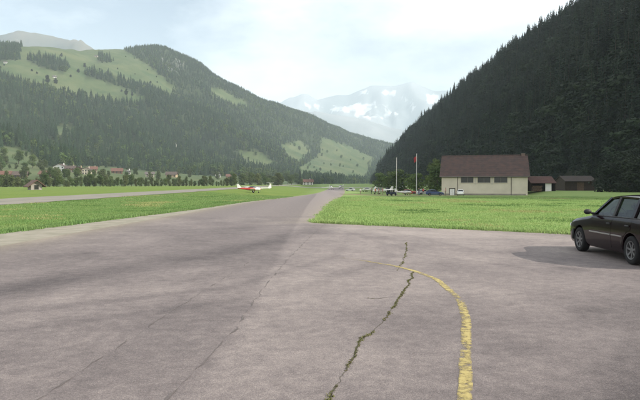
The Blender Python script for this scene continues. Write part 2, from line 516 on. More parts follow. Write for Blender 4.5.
nz = fbm(HX, HY, 420, 4, 5.5) + 0.35 * fbm(HX, HY, 90, 3, 8.5)
HZ = HZ + amp * nz + np.interp(rows_t, [2.6, 3.0, 3.9, 4.0], [0, 5, 4, 0])[:, None] * fbm(HX, HY, 70, 3, 21.5)

def in_poly(px, py, poly):
    ins = np.zeros(np.shape(px), bool)
    n = len(poly)
    for i in range(n):
        x0, y0 = poly[i]; x1, y1 = poly[(i + 1) % n]
        if y0 == y1: continue
        c = ((y0 > py) != (y1 > py)) & (px < (x1 - x0) * (py - y0) / (y1 - y0) + x0)
        ins ^= c
    return ins
CLEAR = [
    [(-60, 62), (0, 60), (22, 56), (22, 30), (60, 30), (100, 30), (112, 30), (127, 52), (150, 66), (166, 80), (180, 93), (166, 93), (140, 85), (115, 77), (100, 73), (97, 79), (125, 88), (145, 98), (148, 104), (120, 103), (90, 98), (60, 93), (35, 86), (18, 81), (0, 75), (-60, 72)],
    [(208, 87), (222, 90), (246, 103), (250, 108), (235, 106), (214, 97)],
    [(238, 152), (256, 150), (278, 163), (270, 171), (245, 166)],
    [(279, 146), (300, 140), (312, 150), (300, 166), (287, 160)],
    [(322, 137), (347, 145), (374, 158), (366, 179), (300, 181), (298, 168), (318, 156)],
    [(-80, 144), (0, 147), (20, 149), (44, 160), (50, 172), (50, 186), (-80, 186)],
    [(50, 167), (100, 166), (150, 171), (200, 175), (300, 179), (300, 188), (50, 188)],
    [(85, 160), (98, 159), (100, 164), (86, 164)],
    [(55, 128), (72, 126), (76, 133), (60, 136)],
]
WOODS = [
    [(28, 61), (34, 57), (48, 57), (60, 60), (71, 66), (69, 73), (55, 71), (40, 67)],
    [(-60, 48), (22, 48), (22, 60), (0, 62), (-60, 62)],
    [(99, 56), (110, 56), (112, 63), (100, 63)],
    [(86, 72), (98, 70), (99, 79), (88, 78)],
]
def meadow_mask(px, py):
    c = np.zeros(np.shape(px), bool)
    for p in CLEAR: c |= in_poly(px, py, p)
    for p in WOODS: c &= ~in_poly(px, py, p)
    return c
def project(x, y, z):
    y = np.maximum(y, 1)
    return 320 + FPX * x / y, HOR - FPX * (z - EYE) / y

def attr_mix_mat(name, a_cols, b_cols, attr, third=None, scale=0.02):
    m = bpy.data.materials.new(name); m.use_nodes = True
    t = m.node_tree; b = t.nodes['Principled BSDF']; b.inputs['Roughness'].default_value = 0.95; b.inputs['Specular IOR Level'].default_value = 0.1
    g = t.nodes.new('ShaderNodeNewGeometry')
    n = t.nodes.new('ShaderNodeTexNoise'); n.inputs['Scale'].default_value = scale; n.inputs['Detail'].default_value = 9; n.inputs['Roughness'].default_value = 0.65
    t.links.new(g.outputs['Position'], n.inputs['Vector'])
    mr = t.nodes.new('ShaderNodeMapRange'); mr.inputs['From Min'].default_value = 0.36; mr.inputs['From Max'].default_value = 0.64
    t.links.new(n.outputs['Fac'], mr.inputs['Value'])
    def mix(f, a, c):
        mx = t.nodes.new('ShaderNodeMix'); mx.data_type = 'RGBA'; t.links.new(f, mx.inputs[0])
        for k, v in ((6, a), (7, c)):
            if isinstance(v, tuple): mx.inputs[k].default_value = (*v, 1)
            else: t.links.new(v, mx.inputs[k])
        return mx.outputs[2]
    ca = mix(mr.outputs[0], a_cols[0], a_cols[1]); cb = mix(mr.outputs[0], b_cols[0], b_cols[1])
    at = t.nodes.new('ShaderNodeAttribute'); at.attribute_name = attr
    c = mix(at.outputs['Fac'], ca, cb)
    if third:
        at2 = t.nodes.new('ShaderNodeAttribute'); at2.attribute_name = third[0]
        mu = t.nodes.new('ShaderNodeMath'); mu.operation = 'ADD'; mu.inputs[1].default_value = -0.66
        ad = t.nodes.new('ShaderNodeMath'); ad.operation = 'ADD'; t.links.new(mr.outputs[0], mu.inputs[0]); t.links.new(mu.outputs[0], ad.inputs[0]); t.links.new(at2.outputs['Fac'], ad.inputs[1])
        st = t.nodes.new('ShaderNodeMapRange'); st.inputs['From Min'].default_value = 0.34; st.inputs['From Max'].default_value = 0.66
        t.links.new(ad.outputs[0], st.inputs['Value'])
        c = mix(st.outputs[0], c, third[1])
    t.links.new(c, b.inputs['Base Color'])
    bp = t.nodes.new('ShaderNodeBump'); bp.inputs['Strength'].default_value = 0.6; bp.inputs['Distance'].default_value = 2.0
    t.links.new(n.outputs['Fac'], bp.inputs['Height']); t.links.new(bp.outputs['Normal'], b.inputs['Normal'])
    return m
HPX, HPY = project(HX, HY, HZ)
mead = meadow_mask(HPX, HPY).astype(float)
rock = (in_poly(HPX, HPY, [(160, 57), (182, 59), (188, 70), (176, 74), (163, 66)])).astype(float)
M_HILL = attr_mix_mat('hill_ground', ((0.030, 0.045, 0.020), (0.045, 0.058, 0.026)), ((0.052, 0.086, 0.034), (0.112, 0.130, 0.060)), 'meadow', ('rock', (0.20, 0.20, 0.19)), 0.013)
hill_left = grid_mesh('left_mountainside', HX, HY, HZ, M_HILL, attrs={'meadow': mead, 'rock': rock * 0.55})
tag(hill_left, 'wooded mountainside with alpine meadows left of the valley', None, kind='structure')

# right hillside: steep, wooded, runs along the valley
P_X = np.array([-20, 0, 8, 22, 45, 75, 115, 160, 215, 300, 420, 640, 900.])
P_Z = np.array([-6, 0, 2.5, 17, 50, 86, 121, 150, 184, 236, 312, 445, 580.])
qx = np.unique(np.concatenate([np.linspace(55, 260, 60), np.linspace(260, 900, 60)]))
qy = np.linspace(20, 1300, 130)
QX, QY = np.meshgrid(qx, qy)
foot = np.interp(QY, [0, 120, 200, 300, 700, 1000, 1300], [95, 88, 82, 78, 76, 76, 110])
QZ = np.interp(QX - foot, P_X, P_Z)
end = 1 - smooth01(930, 1250, QY)
QZ = QZ * end + (1 - end) * -4
far_up = np.clip(QZ, 0, 60) / 60
QZ = QZ + far_up * (9 * fbm(QX, QY, 130, 4, 2.2) + 3 * fbm(QX, QY, 34, 2, 4.2))
M_RHILL = mat('forest_floor', (0.030, 0.036, 0.020), 0.95, color2=(0.045, 0.050, 0.025), scale=0.05, coords='World')
hill_right = grid_mesh('right_mountainside', QX, QY, QZ, M_RHILL)
tag(hill_right, 'steep mountainside under dark forest right of the valley', None, kind='structure')

# far mountains
def far_range(name, label, crest, dist, depth, m_, rough, snow_poly=None, seed=0.0, crest_noise=1.0, nscale=900):
    xs_ = [c[0] for c in crest]
    u = np.arange(xs_[0], xs_[-1], 2.5)
    cy_ = np.interp(u, xs_, [c[1] for c in crest])
    rt = np.concatenate([np.linspace(0, 1, 34), [1.25, 1.6]])
    X = np.zeros((len(rt), len(u))); Y = X.copy(); Z = X.copy()
    for i, uu in enumerate(u):
        dc = dist; zc = EYE + (HOR - cy_[i]) / FPX * dc
        d_ = dist - depth + depth * rt
        zz_ = np.where(rt <= 1, -15 + (zc + 15) * rt ** 1.25, zc * (1 - (rt - 1) / 0.6 * 1.0) - 15 * (rt > 1.5))
        X[:, i] = (uu - 320) / FPX * d_; Y[:, i] = d_; Z[:, i] = zz_
    nn = fbm(X, Y, nscale, 5, seed)
    a = np.interp(rt, [0, 0.2, 0.8, 1, 1.6], [0, rough * 0.6, rough, rough * 0.35 * crest_noise, 0])[:, None]
    Z = Z + a * nn
    px, py = project(X, Y, Z)
    sn = np.zeros_like(px)
    if snow_poly:
        for p in snow_poly: sn = np.maximum(sn, in_poly(px, py, p).astype(float))
    o = grid_mesh(name, X, Y, Z, m_, attrs={'snow': sn * 0.75, 'meadow': np.clip((nn + 0.3) * 1.5, 0, 1)})
    tag(o, label, None, kind='structure')
    return o
M_FAR_HAZED = attr_mix_mat('haze_tinted_mountain_ground', ((0.20, 0.24, 0.25), (0.26, 0.29, 0.30)), ((0.29, 0.31, 0.32), (0.34, 0.36, 0.37)), 'meadow', ('snow', (0.74, 0.75, 0.76)), 0.0022)  # ground colours lightened and blued: extra distance haze painted into them
M_FARHILL = attr_mix_mat('alpine_top_ground', ((0.034, 0.050, 0.040), (0.070, 0.074, 0.058)), ((0.08, 0.085, 0.06), (0.15, 0.125, 0.095)), 'meadow', ('snow', (0.8, 0.8, 0.8)), 0.004)
far_range('alpine_mountain', 'bare brownish mountain top behind the left ridge', [(-260, 40), (-100, 38), (0, 34.5), (20, 33), (40, 36), (58, 39), (70, 41), (84, 47), (96, 54), (130, 75), (170, 110), (200, 150)], 5200, 2200, M_FARHILL, 380, None, 3.1, 0.35, 420)
far_range('valley_end_ridge', 'hazy blue ridge closing the valley ahead', [(180, 175), (230, 150), (270, 128), (290, 116), (315, 112), (340, 117), (365, 120), (390, 128), (420, 132), (470, 120), (560, 100), (640, 95)], 7200, 2500, M_FAR_HAZED, 150, None, 7.7, 0.6)
SNOW = [[(290, 103), (305, 101), (318, 106), (300, 110)], [(338, 97), (352, 95), (366, 92), (372, 97), (350, 101)], [(350, 113), (372, 112), (395, 112), (404, 118), (380, 119), (356, 118)], [(315, 102), (335, 104), (355, 103), (372, 104), (392, 102), (388, 109), (365, 111), (340, 112), (322, 112)],
        [(404, 88), (416, 92), (413, 101), (420, 112), (408, 108), (402, 98)], [(385, 88), (398, 92), (392, 97), (380, 94)], [(425, 95), (440, 92), (440, 102), (426, 104)]]
far_range('snowy_mountain', 'faint snow patched mountain range in the far haze', [(150, 150), (210, 135), (255, 114), (275, 106), (290, 99), (303, 97), (318, 101), (335, 94), (350, 92), (363, 88), (376, 86), (390, 88), (402, 86), (412, 84), (424, 88), (436, 91), (460, 88), (520, 76), (600, 80), (700, 100)], 12000, 3200, M_FAR_HAZED, 420, SNOW, 12.3, 0.6, 700)

bvh = {}
dg = None
def hill_bvh(o):
    if o.name not in bvh:
        me = o.data
        vs = [v.co.copy() for v in me.vertices]
        bvh[o.name] = BVHTree.FromPolygons(vs, [tuple(p.vertices) for p in me.polygons])
    return bvh[o.name]
def ray_place(px, py):
    """where the photo ray through (px, py) meets the left hillside or the valley floor"""
    org = Vector((0, 0, EYE)); dr = Vector(((px - 320) / FPX, 1, (HOR - py) / FPX)).normalized()
    best = None
    for o in (hill_left, ground):
        h = hill_bvh(o).ray_cast(org, dr)
        if h[0] is not None and (best is None or h[3] < best[1]): best = (h[0], h[3])
    return best[0]
def drop_place(x, y):
    z = float(gz(x, y))
    for o in (hill_left, hill_right):
        h = hill_bvh(o).ray_cast(Vector((x, y, 3000)), Vector((0, 0, -1)))
        if h[0] is not None: z = max(z, h[0].z)
    return Vector((x, y, z))

# ------------------------------------------------------------------ trees
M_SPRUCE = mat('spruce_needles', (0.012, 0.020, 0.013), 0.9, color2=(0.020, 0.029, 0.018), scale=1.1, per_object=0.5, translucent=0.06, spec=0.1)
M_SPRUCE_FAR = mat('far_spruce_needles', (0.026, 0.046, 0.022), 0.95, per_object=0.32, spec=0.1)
M_BARK = mat('bark', (0.085, 0.065, 0.048), 0.95, var=0.4, scale=4)
M_LEAF = mat('broad_leaves', (0.060, 0.100, 0.026), 0.8, color2=(0.090, 0.125, 0.036), scale=0.9, per_object=0.28, translucent=0.25, spec=0.2)
M_LEAF_PALE = mat('pale_broad_leaves', (0.105, 0.130, 0.042), 0.8, color2=(0.075, 0.100, 0.030), scale=0.7, per_object=0.15, translucent=0.25, spec=0.2)
M_LEAF_HEDGE = mat('hedgerow_leaves', (0.095, 0.120, 0.045), 0.8, color2=(0.065, 0.090, 0.032), scale=0.6, per_object=0.3, translucent=0.25, spec=0.2)
M_LEAF_FOREST = mat('forest_broad_leaves', (0.014, 0.024, 0.012), 0.85, color2=(0.023, 0.033, 0.016), scale=0.9, per_object=0.4, translucent=0.12, spec=0.15)
M_LEAF_DARK = mat('dark_broad_leaves', (0.013, 0.020, 0.011), 0.85, color2=(0.019, 0.028, 0.014), scale=0.9, per_object=0.2, translucent=0.1, spec=0.2)

def spruce_mesh(seed, H=1.0, levels=24, per=8, Rm=0.17, base=0.05):
    """crown of drooping sprays on whorls, unit height"""
    r = random.Random(seed)
    V = []; F = []
    for L in range(levels):
        f = L / (levels - 1)
        h = base + (0.985 - base) * f ** 0.92
        rad = Rm * (1 - f) ** 0.8 * (0.55 + 0.45 * min(1, (f + 0.12) * 4)) + 0.006
        n = max(4, int(per * (1 - 0.45 * f)))
        a0 = r.uniform(0, 6.28)
        for k in range(n):
            if r.random() < 0.10: continue
            a = a0 + 6.283 * k / n + r.uniform(-0.3, 0.3)
            ln = rad * r.uniform(0.62, 1.22)
            ca, sa = math.cos(a), math.sin(a)
            hh = h + r.uniform(-0.012, 0.012)
            dz = -ln * r.uniform(0.22, 0.5) + (0.05 * ln if f > 0.6 else 0)
            w = ln * r.uniform(0.24, 0.36) + 0.006
            def P(t, s, drop):
                return (ca * ln * t - sa * s, sa * ln * t + ca * s, hh + dz * t ** 1.3 - drop)
            i = len(V)
            V += [P(0.02, 0, 0), P(0.42, w, 0.022 * r.uniform(0.5, 1.4)), P(0.5, 0, -0.004), P(0.42, -w, 0.022 * r.uniform(0.5, 1.4)), P(0.82, w * 0.55, 0.016), P(1.0, 0, 0.0), P(0.82, -w * 0.55, 0.016)]
            F += [(i, i + 1, i + 2), (i, i + 2, i + 3), (i + 1, i + 4, i + 2), (i + 2, i + 4, i + 5), (i + 2, i + 5, i + 6), (i + 2, i + 6, i + 3)]
            # hanging twigs below the branch
            j = len(V)
            V += [P(0.35, 0, 0), P(0.9, 0, 0.004), P(0.7, r.uniform(-.3, .3) * w, 0.034 * r.uniform(0.6, 1.3))]
            F += [(j, j + 1, j + 2)]
    i = len(V)
    V += [(0.007, 0, 0.95), (-0.004, 0.006, 0.95), (-0.004, -0.006, 0.95), (0, 0, 1.0)]
    F += [(i, i + 1, i + 3), (i + 1, i + 2, i + 3), (i + 2, i, i + 3)]
    me = bpy.data.meshes.new('spruce_crown'); me.from_pydata(V, [], F); me.update()
    return me

def trunk_mesh(h=1.0, r=0.011, n=7, name='trunk'):
    bm = bmesh.new()
    rings = []
    for t, k in ((-0.02, 1.35), (0.03, 1.0), (0.4, 0.72), (0.8, 0.32), (0.96, 0.1)):
        rings.append([(math.cos(6.283 * i / n) * r * k, math.sin(6.283 * i / n) * r * k, t * h) for i in range(n)])
    loft(bm, rings)
    me = bpy.data.meshes.new(name); bm.to_mesh(me); bm.free()
    return me

def far_spruce_mesh(seed, tiers=7, pts=8):
    r = random.Random(seed); V = []; F = []
    for t in range(tiers):
        f = t / tiers
        z0 = 0.04 + 0.9 * f; z1 = min(1.0, z0 + 0.26 * (1 - 0.4 * f)); rad = 0.16 * (1 - f) ** 0.85 + 0.012
        i = len(V); a0 = r.uniform(0, 6.28)
        V.append((r.uniform(-.01, .01), r.uniform(-.01, .01), z1))
        m_ = pts * 2
        for k in range(m_):
            a = a0 + 6.283 * k / m_
            rr = rad * (r.uniform(0.85, 1.25) if k % 2 == 0 else r.uniform(0.45, 0.7))
            V.append((math.cos(a) * rr, math.sin(a) * rr, z0 + (r.uniform(-0.02, 0.02) if k % 2 == 0 else 0.05)))
        for k in range(m_):
            F.append((i, i + 1 + k, i + 1 + (k + 1) % m_))
    me = bpy.data.meshes.new('far_spruce'); me.from_pydata(V, [], F); me.update()
    return me

def leaf_crown_mesh(seed, n=700, leaf=0.05, squash=1.0, low=0.12, lobes=11):
    """leaf clumps spread through several uneven lobes, unit height"""
    r = random.Random(seed); V = []; F = []
    cs = []
    for k in range(lobes):
        a = r.uniform(0, 6.28); h = r.uniform(low + 0.14, 0.86)
        wid = math.sin(math.pi * min(1, max(0, (h - low + 0.1) / (1.14 - low)))) ** 0.8
        d = r.uniform(0.05, 0.24) * wid * squash
        cs.append((math.cos(a) * d, math.sin(a) * d, h, r.uniform(0.12, 0.20)))
    cs.append((0, 0, 0.84, 0.15))
    for q in range(n):
        c = r.choice(cs)
        while True:
            p = Vector((r.uniform(-1, 1), r.uniform(-1, 1), r.uniform(-1, 1)))
            if p.length < 1: break
        p = p.normalized() * (p.length ** 0.45) * c[3] * r.uniform(0.75, 1.12)
        pos = Vector((c[0] + p.x * squash, c[1] + p.y * squash, c[2] + p.z * 0.9))
        nrm = (p.normalized() + Vector((r.uniform(-.8, .8), r.uniform(-.8, .8), r.uniform(-.3, .9)))).normalized()
        t1 = nrm.orthogonal().normalized(); t1.rotate(Matrix.Rotation(r.uniform(0, 6.28), 3, nrm)); t2 = nrm.cross(t1)
        s = leaf * r.uniform(0.6, 1.3)
        i = len(V)
        V += [pos - t1 * s, pos + t2 * s * 0.6, pos + t1 * s, pos - t2 * s * 0.6 - nrm * s * 0.25]
        F += [(i, i + 1, i + 2), (i, i + 2, i + 3)]
    me = bpy.data.meshes.new('leaf_crown'); me.from_pydata([tuple(v) for v in V], [], F); me.update()
    return me

def limb_trunk_mesh(seed, low=0.12, r0=0.022):
    r = random.Random(seed); bm = bmesh.new()
    add_tube(bm, (0, 0, -0.02), (0, 0, low + 0.1), r0, r0 * 0.75, 7)
    for k in range(6):
        a = 6.283 * k / 6 + r.uniform(-.4, .4); h = low + r.uniform(0.0, 0.12); ln = r.uniform(0.2, 0.34)
        e = (math.cos(a) * ln * 0.6, math.sin(a) * ln * 0.6, h + ln)
        add_tube(bm, (0, 0, h), e, r0 * 0.5, r0 * 0.12, 5)
    add_tube(bm, (0, 0, low + 0.08), (0.01, 0, 0.8), r0 * 0.75, r0 * 0.15, 6)
    me = bpy.data.meshes.new('trunk'); bm.to_mesh(me); bm.free()
    return me

def with_mat(me, m):
    me.materials.append(m); return me

# prototypes used for the masses of far trees (kept outside the scene, only instanced)
def proto_collection(name, meshes):
    c = bpy.data.collections.new(name)
    for i, me in enumerate(meshes):
        o = bpy.data.objects.new('%s_%02d' % (name, i), me); c.objects.link(o)
    return c
far_spruces = [with_mat(far_spruce_mesh(s), M_SPRUCE_FAR) for s in range(5)]
far_leafs = [with_mat(leaf_crown_mesh(40 + s, 150, 0.085, 1.15, 0.0, 7), M_LEAF) for s in range(3)]
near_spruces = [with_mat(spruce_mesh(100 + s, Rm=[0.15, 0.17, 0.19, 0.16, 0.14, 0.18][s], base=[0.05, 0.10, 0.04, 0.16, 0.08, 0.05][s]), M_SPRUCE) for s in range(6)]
near_trunk = with_mat(trunk_mesh(), M_BARK)
COL_FAR = proto_collection('far_forest_trees', far_spruces + far_leafs)      # 0-4 spruce, 5-7 leafy
near_leafs = [with_mat(leaf_crown_mesh(70 + s, 900, 0.040, 1.0, 0.02, 13), M_LEAF_FOREST) for s in range(3)]
COL_NEAR = proto_collection('hillside_trees', near_spruces + near_leafs)      # 0-5 spruce, 6-8 leafy

def scatter(name, pts, scl, rot, idx, coll, label, mate=None):
    """one mass of instances on points"""
    n = len(pts)
    me = bpy.data.meshes.new(name)
    me.vertices.add(n); me.vertices.foreach_set('co', np.asarray(pts, np.float32).ravel())
    for k, v, ty in (('sc', scl, 'FLOAT_VECTOR'), ('rz', rot, 'FLOAT'), ('ix', idx, 'INT')):
        a = me.attributes.new(k, ty, 'POINT')
        if ty == 'FLOAT_VECTOR': a.data.foreach_set('vector', np.asarray(v, np.float32).ravel())
        else: a.data.foreach_set('value', np.asarray(v, np.int32 if ty == 'INT' else np.float32))
    o = bpy.data.objects.new(name, me); COL.objects.link(o)
    ng = bpy.data.node_groups.new(name + '_scatter', 'GeometryNodeTree')
    ng.interface.new_socket('Geometry', in_out='INPUT', socket_type='NodeSocketGeometry')
    ng.interface.new_socket('Geometry', in_out='OUTPUT', socket_type='NodeSocketGeometry')
    N = ng.nodes; Lk = ng.links
    gi = N.new('NodeGroupInput'); go = N.new('NodeGroupOutput')
    ci = N.new('GeometryNodeCollectionInfo'); ci.inputs['Collection'].default_value = coll
    ci.inputs['Separate Children'].default_value = True; ci.inputs['Reset Children'].default_value = True
    ip = N.new('GeometryNodeInstanceOnPoints'); ip.inputs['Pick Instance'].default_value = True
    def na(nm, ty):
        a = N.new('GeometryNodeInputNamedAttribute'); a.data_type = ty; a.inputs['Name'].default_value = nm
        return a.outputs['Attribute']
    cb = N.new('ShaderNodeCombineXYZ'); Lk.new(na('rz', 'FLOAT'), cb.inputs['Z'])
    er = N.new('FunctionNodeEulerToRotation'); Lk.new(cb.outputs[0], er.inputs[0])
    Lk.new(gi.outputs[0], ip.inputs['Points']); Lk.new(ci.outputs[0], ip.inputs['Instance'])
    Lk.new(na('ix', 'INT'), ip.inputs['Instance Index']); Lk.new(er.outputs[0], ip.inputs['Rotation']); Lk.new(na('sc', 'FLOAT_VECTOR'), ip.inputs['Scale'])
    Lk.new(ip.outputs[0], go.inputs[0])
    md = o.modifiers.new('scatter', 'NODES'); md.node_group = ng
    tag(o, label, None, kind='stuff')
    return o

def surface_points(X, Y, Z, density):
    a = np.stack([X, Y, Z], -1)
    p00, p10, p01, p11 = a[:-1, :-1], a[:-1, 1:], a[1:, :-1], a[1:, 1:]
    area = np.linalg.norm(np.cross(p10 - p00, p01 - p00), axis=-1)
    area = area.ravel(); n = int(area.sum() * density)
    f = rng.choice(len(area), n, p=area / area.sum())
    s = rng.random(n)[:, None]; t = rng.random(n)[:, None]
    g = lambda q: q.reshape(-1, 3)[f]
    return g(p00) * (1 - s) * (1 - t) + g(p10) * s * (1 - t) + g(p01) * (1 - s) * t + g(p11) * s * t

# --- left mountainside forest, read as one mass
front = rows_t <= 4.45
pts = surface_points(HX[front], HY[front], HZ[front], 1 / 62.0)
px, py = project(pts[:, 0], pts[:, 1], pts[:, 2])
jx = px + rng.normal(0, 1.3, len(px)); jy = py + rng.normal(0, 0.9, len(px))
keep = (px > -45) & (px < 520) & ~meadow_mask(jx, jy)
keep &= (np.hypot(pts[:, 0], pts[:, 1]) > 520)
glade = np.array([noise.noise(Vector((p[0] / 120, p[1] / 120, 14.0))) for p in pts])
keep &= ~((glade > 0.42) & (py > 100) & (rng.random(len(px)) < 0.8))
keep &= ~((px > 112) & (px < 150) & (py < 57) & (rng.random(len(px)) < np.interp(px, [112, 150], [0.95, 0.2])))
keep &= ~(in_poly(jx, jy, [(160, 57), (182, 59), (188, 70), (176, 74), (163, 66)]) & (rng.random(len(px)) < 0.3))
pts = pts[keep]; py = py[keep]; px = px[keep]
n = len(pts)
low = np.clip((py - 120) / 60, 0, 1)
clump = np.array([noise.noise(Vector((p[0] / 90, p[1] / 90, 1.0))) for p in pts])
mixed = np.array([noise.noise(Vector((p[0] / 170, p[1] / 170, 6.0))) for p in pts])
leafy = rng.random(n) < np.clip(np.where(px < 240, 0.04 + 0.3 * low ** 2, 0.22) + 0.9 * np.clip(mixed - 0.12, 0, 1), 0, 0.85)
hgt = rng.uniform(10, 22, n) * (1 + 0.35 * clump)
hgt[leafy] *= 0.8
hgt *= np.interp(pts[:, 1], [1400, 2100], [1.0, 0.72])
scl = np.stack([hgt * rng.uniform(0.9, 1.35, n), hgt * rng.uniform(0.9, 1.35, n), hgt], 1)
ix = np.where(leafy, 5 + rng.integers(0, 3, n), rng.integers(0, 5, n))
pts[:, 2] -= 0.8
scatter('far_forest', pts, scl, rng.uniform(0, 6.28, n), ix, COL_FAR, 'dense far off forest covering the left mountainside')

# --- right mountainside forest: the trees that show largest are things, the rest one mass
pts = surface_points(QX, QY, QZ, 1 / 32.0)
low_pts = surface_points(QX, QY, QZ, 1 / 30.0)
pts = np.concatenate([pts, low_pts[(low_pts[:, 2] < 34) & (low_pts[:, 1] < 420)]])
keep = (QX.min() < pts[:, 0]) & (pts[:, 2] > 1.0) & (pts[:, 1] > 120)
px, py = project(pts[:, 0], pts[:, 1], pts[:, 2])
keep &= (px > 330) & (px < 720) & (pts[:, 1] < 1180) & (pts[:, 2] < 560)
pts = pts[keep]; n = len(pts)
hgt = rng.uniform(10, 24, n) * np.clip(0.6 + pts[:, 2] / 30, 0.6, 1.0)
clump = np.array([noise.noise(Vector((p[0] / 38, p[1] / 38, p[2] / 60 + 3.0))) for p in pts])
gap = np.array([noise.noise(Vector((p[0] / 24, p[1] / 24, 17.0))) for p in pts])
hgt *= 1.0 + 0.55 * clump
wid = hgt * rng.uniform(0.8, 1.3, n)
rot = rng.uniform(0, 6.28, n); ix = rng.integers(0, 6, n)
mixed = np.array([noise.noise(Vector((p[0] / 55, p[1] / 55, 9.0))) for p in pts])
leafy = rng.random(n) < np.clip(0.02 + 0.9 * np.clip(mixed - 0.05, 0, 1) + 0.35 * np.exp(-pts[:, 2] / 14), 0, 0.6)
leafy &= gap > -0.45
ix = np.where(leafy, 6 + rng.integers(0, 3, n), ix); hgt[leafy] *= 0.72
order = np.argsort(np.hypot(pts[:, 0], pts[:, 1]))
occ = np.zeros((400, 640), bool); vis = np.zeros(n)
occ[150:196, 441:525] = True                      # the hangar hides what stands behind it
for i in order:
    d = pts[i, 1]
    cx = 320 + FPX * pts[i, 0] / d; b = HOR - FPX * (pts[i, 2] - EYE) / d; tpx = b - FPX * hgt[i] / d; w = 0.15 * wid[i] * FPX / d
    r0, r1 = int(max(0, tpx)), int(min(399, b))
    for row in range(r0, r1 + 1):
        ww = w * (row - tpx) / max(1, b - tpx)
        a, c = int(max(0, cx - ww)), int(min(639, cx + ww))
        if a <= c:
            seg = occ[row, a:c + 1]
            vis[i] += (~seg).sum(); seg[:] = True
vis[leafy] = 0
vis[gap < -0.38] = 0
top = np.argsort(-vis)[:300]
is_ind = np.zeros(n, bool); is_ind[top] = True
rest = ~is_ind & ~((gap < -0.38) & ~is_ind)
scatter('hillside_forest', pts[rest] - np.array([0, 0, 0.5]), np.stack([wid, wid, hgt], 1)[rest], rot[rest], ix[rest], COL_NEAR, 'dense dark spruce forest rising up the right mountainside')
# labels by height band and neighbours that can be found
for i in top:
    tu, tb = 320 + FPX * pts[i, 0] / pts[i, 1], HOR - FPX * (pts[i, 2] + 0.5 * hgt[i] - EYE) / pts[i, 1]
    zone = ('left of the flag poles' if tu < 400 else 'behind the flag poles' if tu < 440 else 'above the hangar roof' if tu < 526 else 'above the shed and barn' if tu < 597 else 'above the dark tree clump at the right edge')
    band = 'low at the forest foot' if tb > 140 else 'halfway up the right slope' if tb > 85 else 'high up the right slope'
    e = thing('spruce_tree', 'dark spruce %s, %s' % (band, zone), 'tree', tuple(pts[i] - np.array([0, 0, 0.5])), float(rot[i]), 'spruces %s %s' % (band, zone))
    e.scale = (wid[i], wid[i], hgt[i])
    link_mesh('trunk', near_trunk, None, e)
    link_mesh('crown', near_spruces[ix[i]], None, e)

# --- broadleaf trees and shrubs standing singly
leaf_near = {
    'leaf': [with_mat(leaf_crown_mesh(200 + s, 1500, 0.034, 1.0, 0.08, 14), M_LEAF) for s in range(4)],
    'pale': [with_mat(leaf_crown_mesh(220 + s, 1900, 0.030, 0.9, 0.06, 15), M_LEAF_PALE) for s in range(2)],
    'dark': [with_mat(leaf_crown_mesh(240 + s, 2800, 0.032, 1.05, -0.10, 24), M_LEAF_DARK) for s in range(3)],
    'shrub': [with_mat(leaf_crown_mesh(260 + s, 1300, 0.045, 1.5, -0.04, 14), M_LEAF) for s in range(3)],
    'column': [with_mat(leaf_crown_mesh(280 + s, 1200, 0.036, 0.8, -0.10, 17), M_LEAF_HEDGE) for s in range(5)],
}
limb_trunks = [with_mat(limb_trunk_mesh(300 + s), M_BARK) for s in range(3)]
def leaf_tree(name, label, loc, h, wf=1.0, kind='leaf', seed=0, group=None):
    e = thing(name, label, 'shrub' if name == 'shrub' else 'tree', tuple(loc), random.Random(seed).uniform(0, 6.28), group)
    e.scale = (h * wf, h * wf, h)
    link_mesh('trunk', limb_trunks[seed % 3], None, e)
    L = leaf_near[kind]
    link_mesh('crown', L[seed % len(L)], None, e)
    return e
for me_ in limb_trunks: pass

# around the hangar
leaf_tree('broadleaf_tree', 'tall pale green tree just left of the brown roofed hangar', drop_place(34.5, 186), 11.0, 0.85, 'pale', 1)
leaf_tree('broadleaf_tree', 'low rounded green tree between the flag pole and the hangar', drop_place(33.8, 180), 8.6, 1.2, 'leaf', 2)
for k, (x, y, h, w, lab) in enumerate([
        (29.5, 190, 6.5, 1.2, 'bushy green shrub behind the pole with the red flag'),
        (27.2, 215, 8.5, 1.1, 'rounded green shrub between the two flag poles'),
        (24.5, 220, 6.0, 1.4, 'broad green shrub behind the bare flag pole'),
        (25.0, 260, 8.0, 1.2, 'small green shrub left of the bare flag pole'),
        (36.8, 200, 7.5, 1.1, 'leafy green shrub half hidden behind the hangar corner')]):
    leaf_tree('shrub', lab, drop_place(x, y), h, w, 'shrub', 10 + k)
for k, (x, y, h, w, lab) in enumerate([
        (63.8, 137, 6.8, 1.5, 'dark dense tree beside the barn, leftmost of the dark clump'),
        (67.3, 134, 8.0, 1.5, 'dark dense tree in the middle of the clump above the car'),
        (71.0, 137, 8.6, 1.5, 'dark dense tree at the right frame edge above the car'),
        (69.0, 141, 9.4, 1.4, 'tallest dark tree at the back of the clump above the car'),
        (65.2, 132, 4.6, 2.0, 'low dark bush at the foot of the leftmost dark tree'),
        (68.4, 130.5, 4.4, 2.0, 'low dark bush right above the car roof'),
        (71.5, 132, 5.0, 2.0, 'low dark bush by the right frame edge')]):
    leaf_tree('dark_tree' if h > 5.5 else 'shrub', lab, drop_place(x, y), h, w, 'dark', 30 + k)

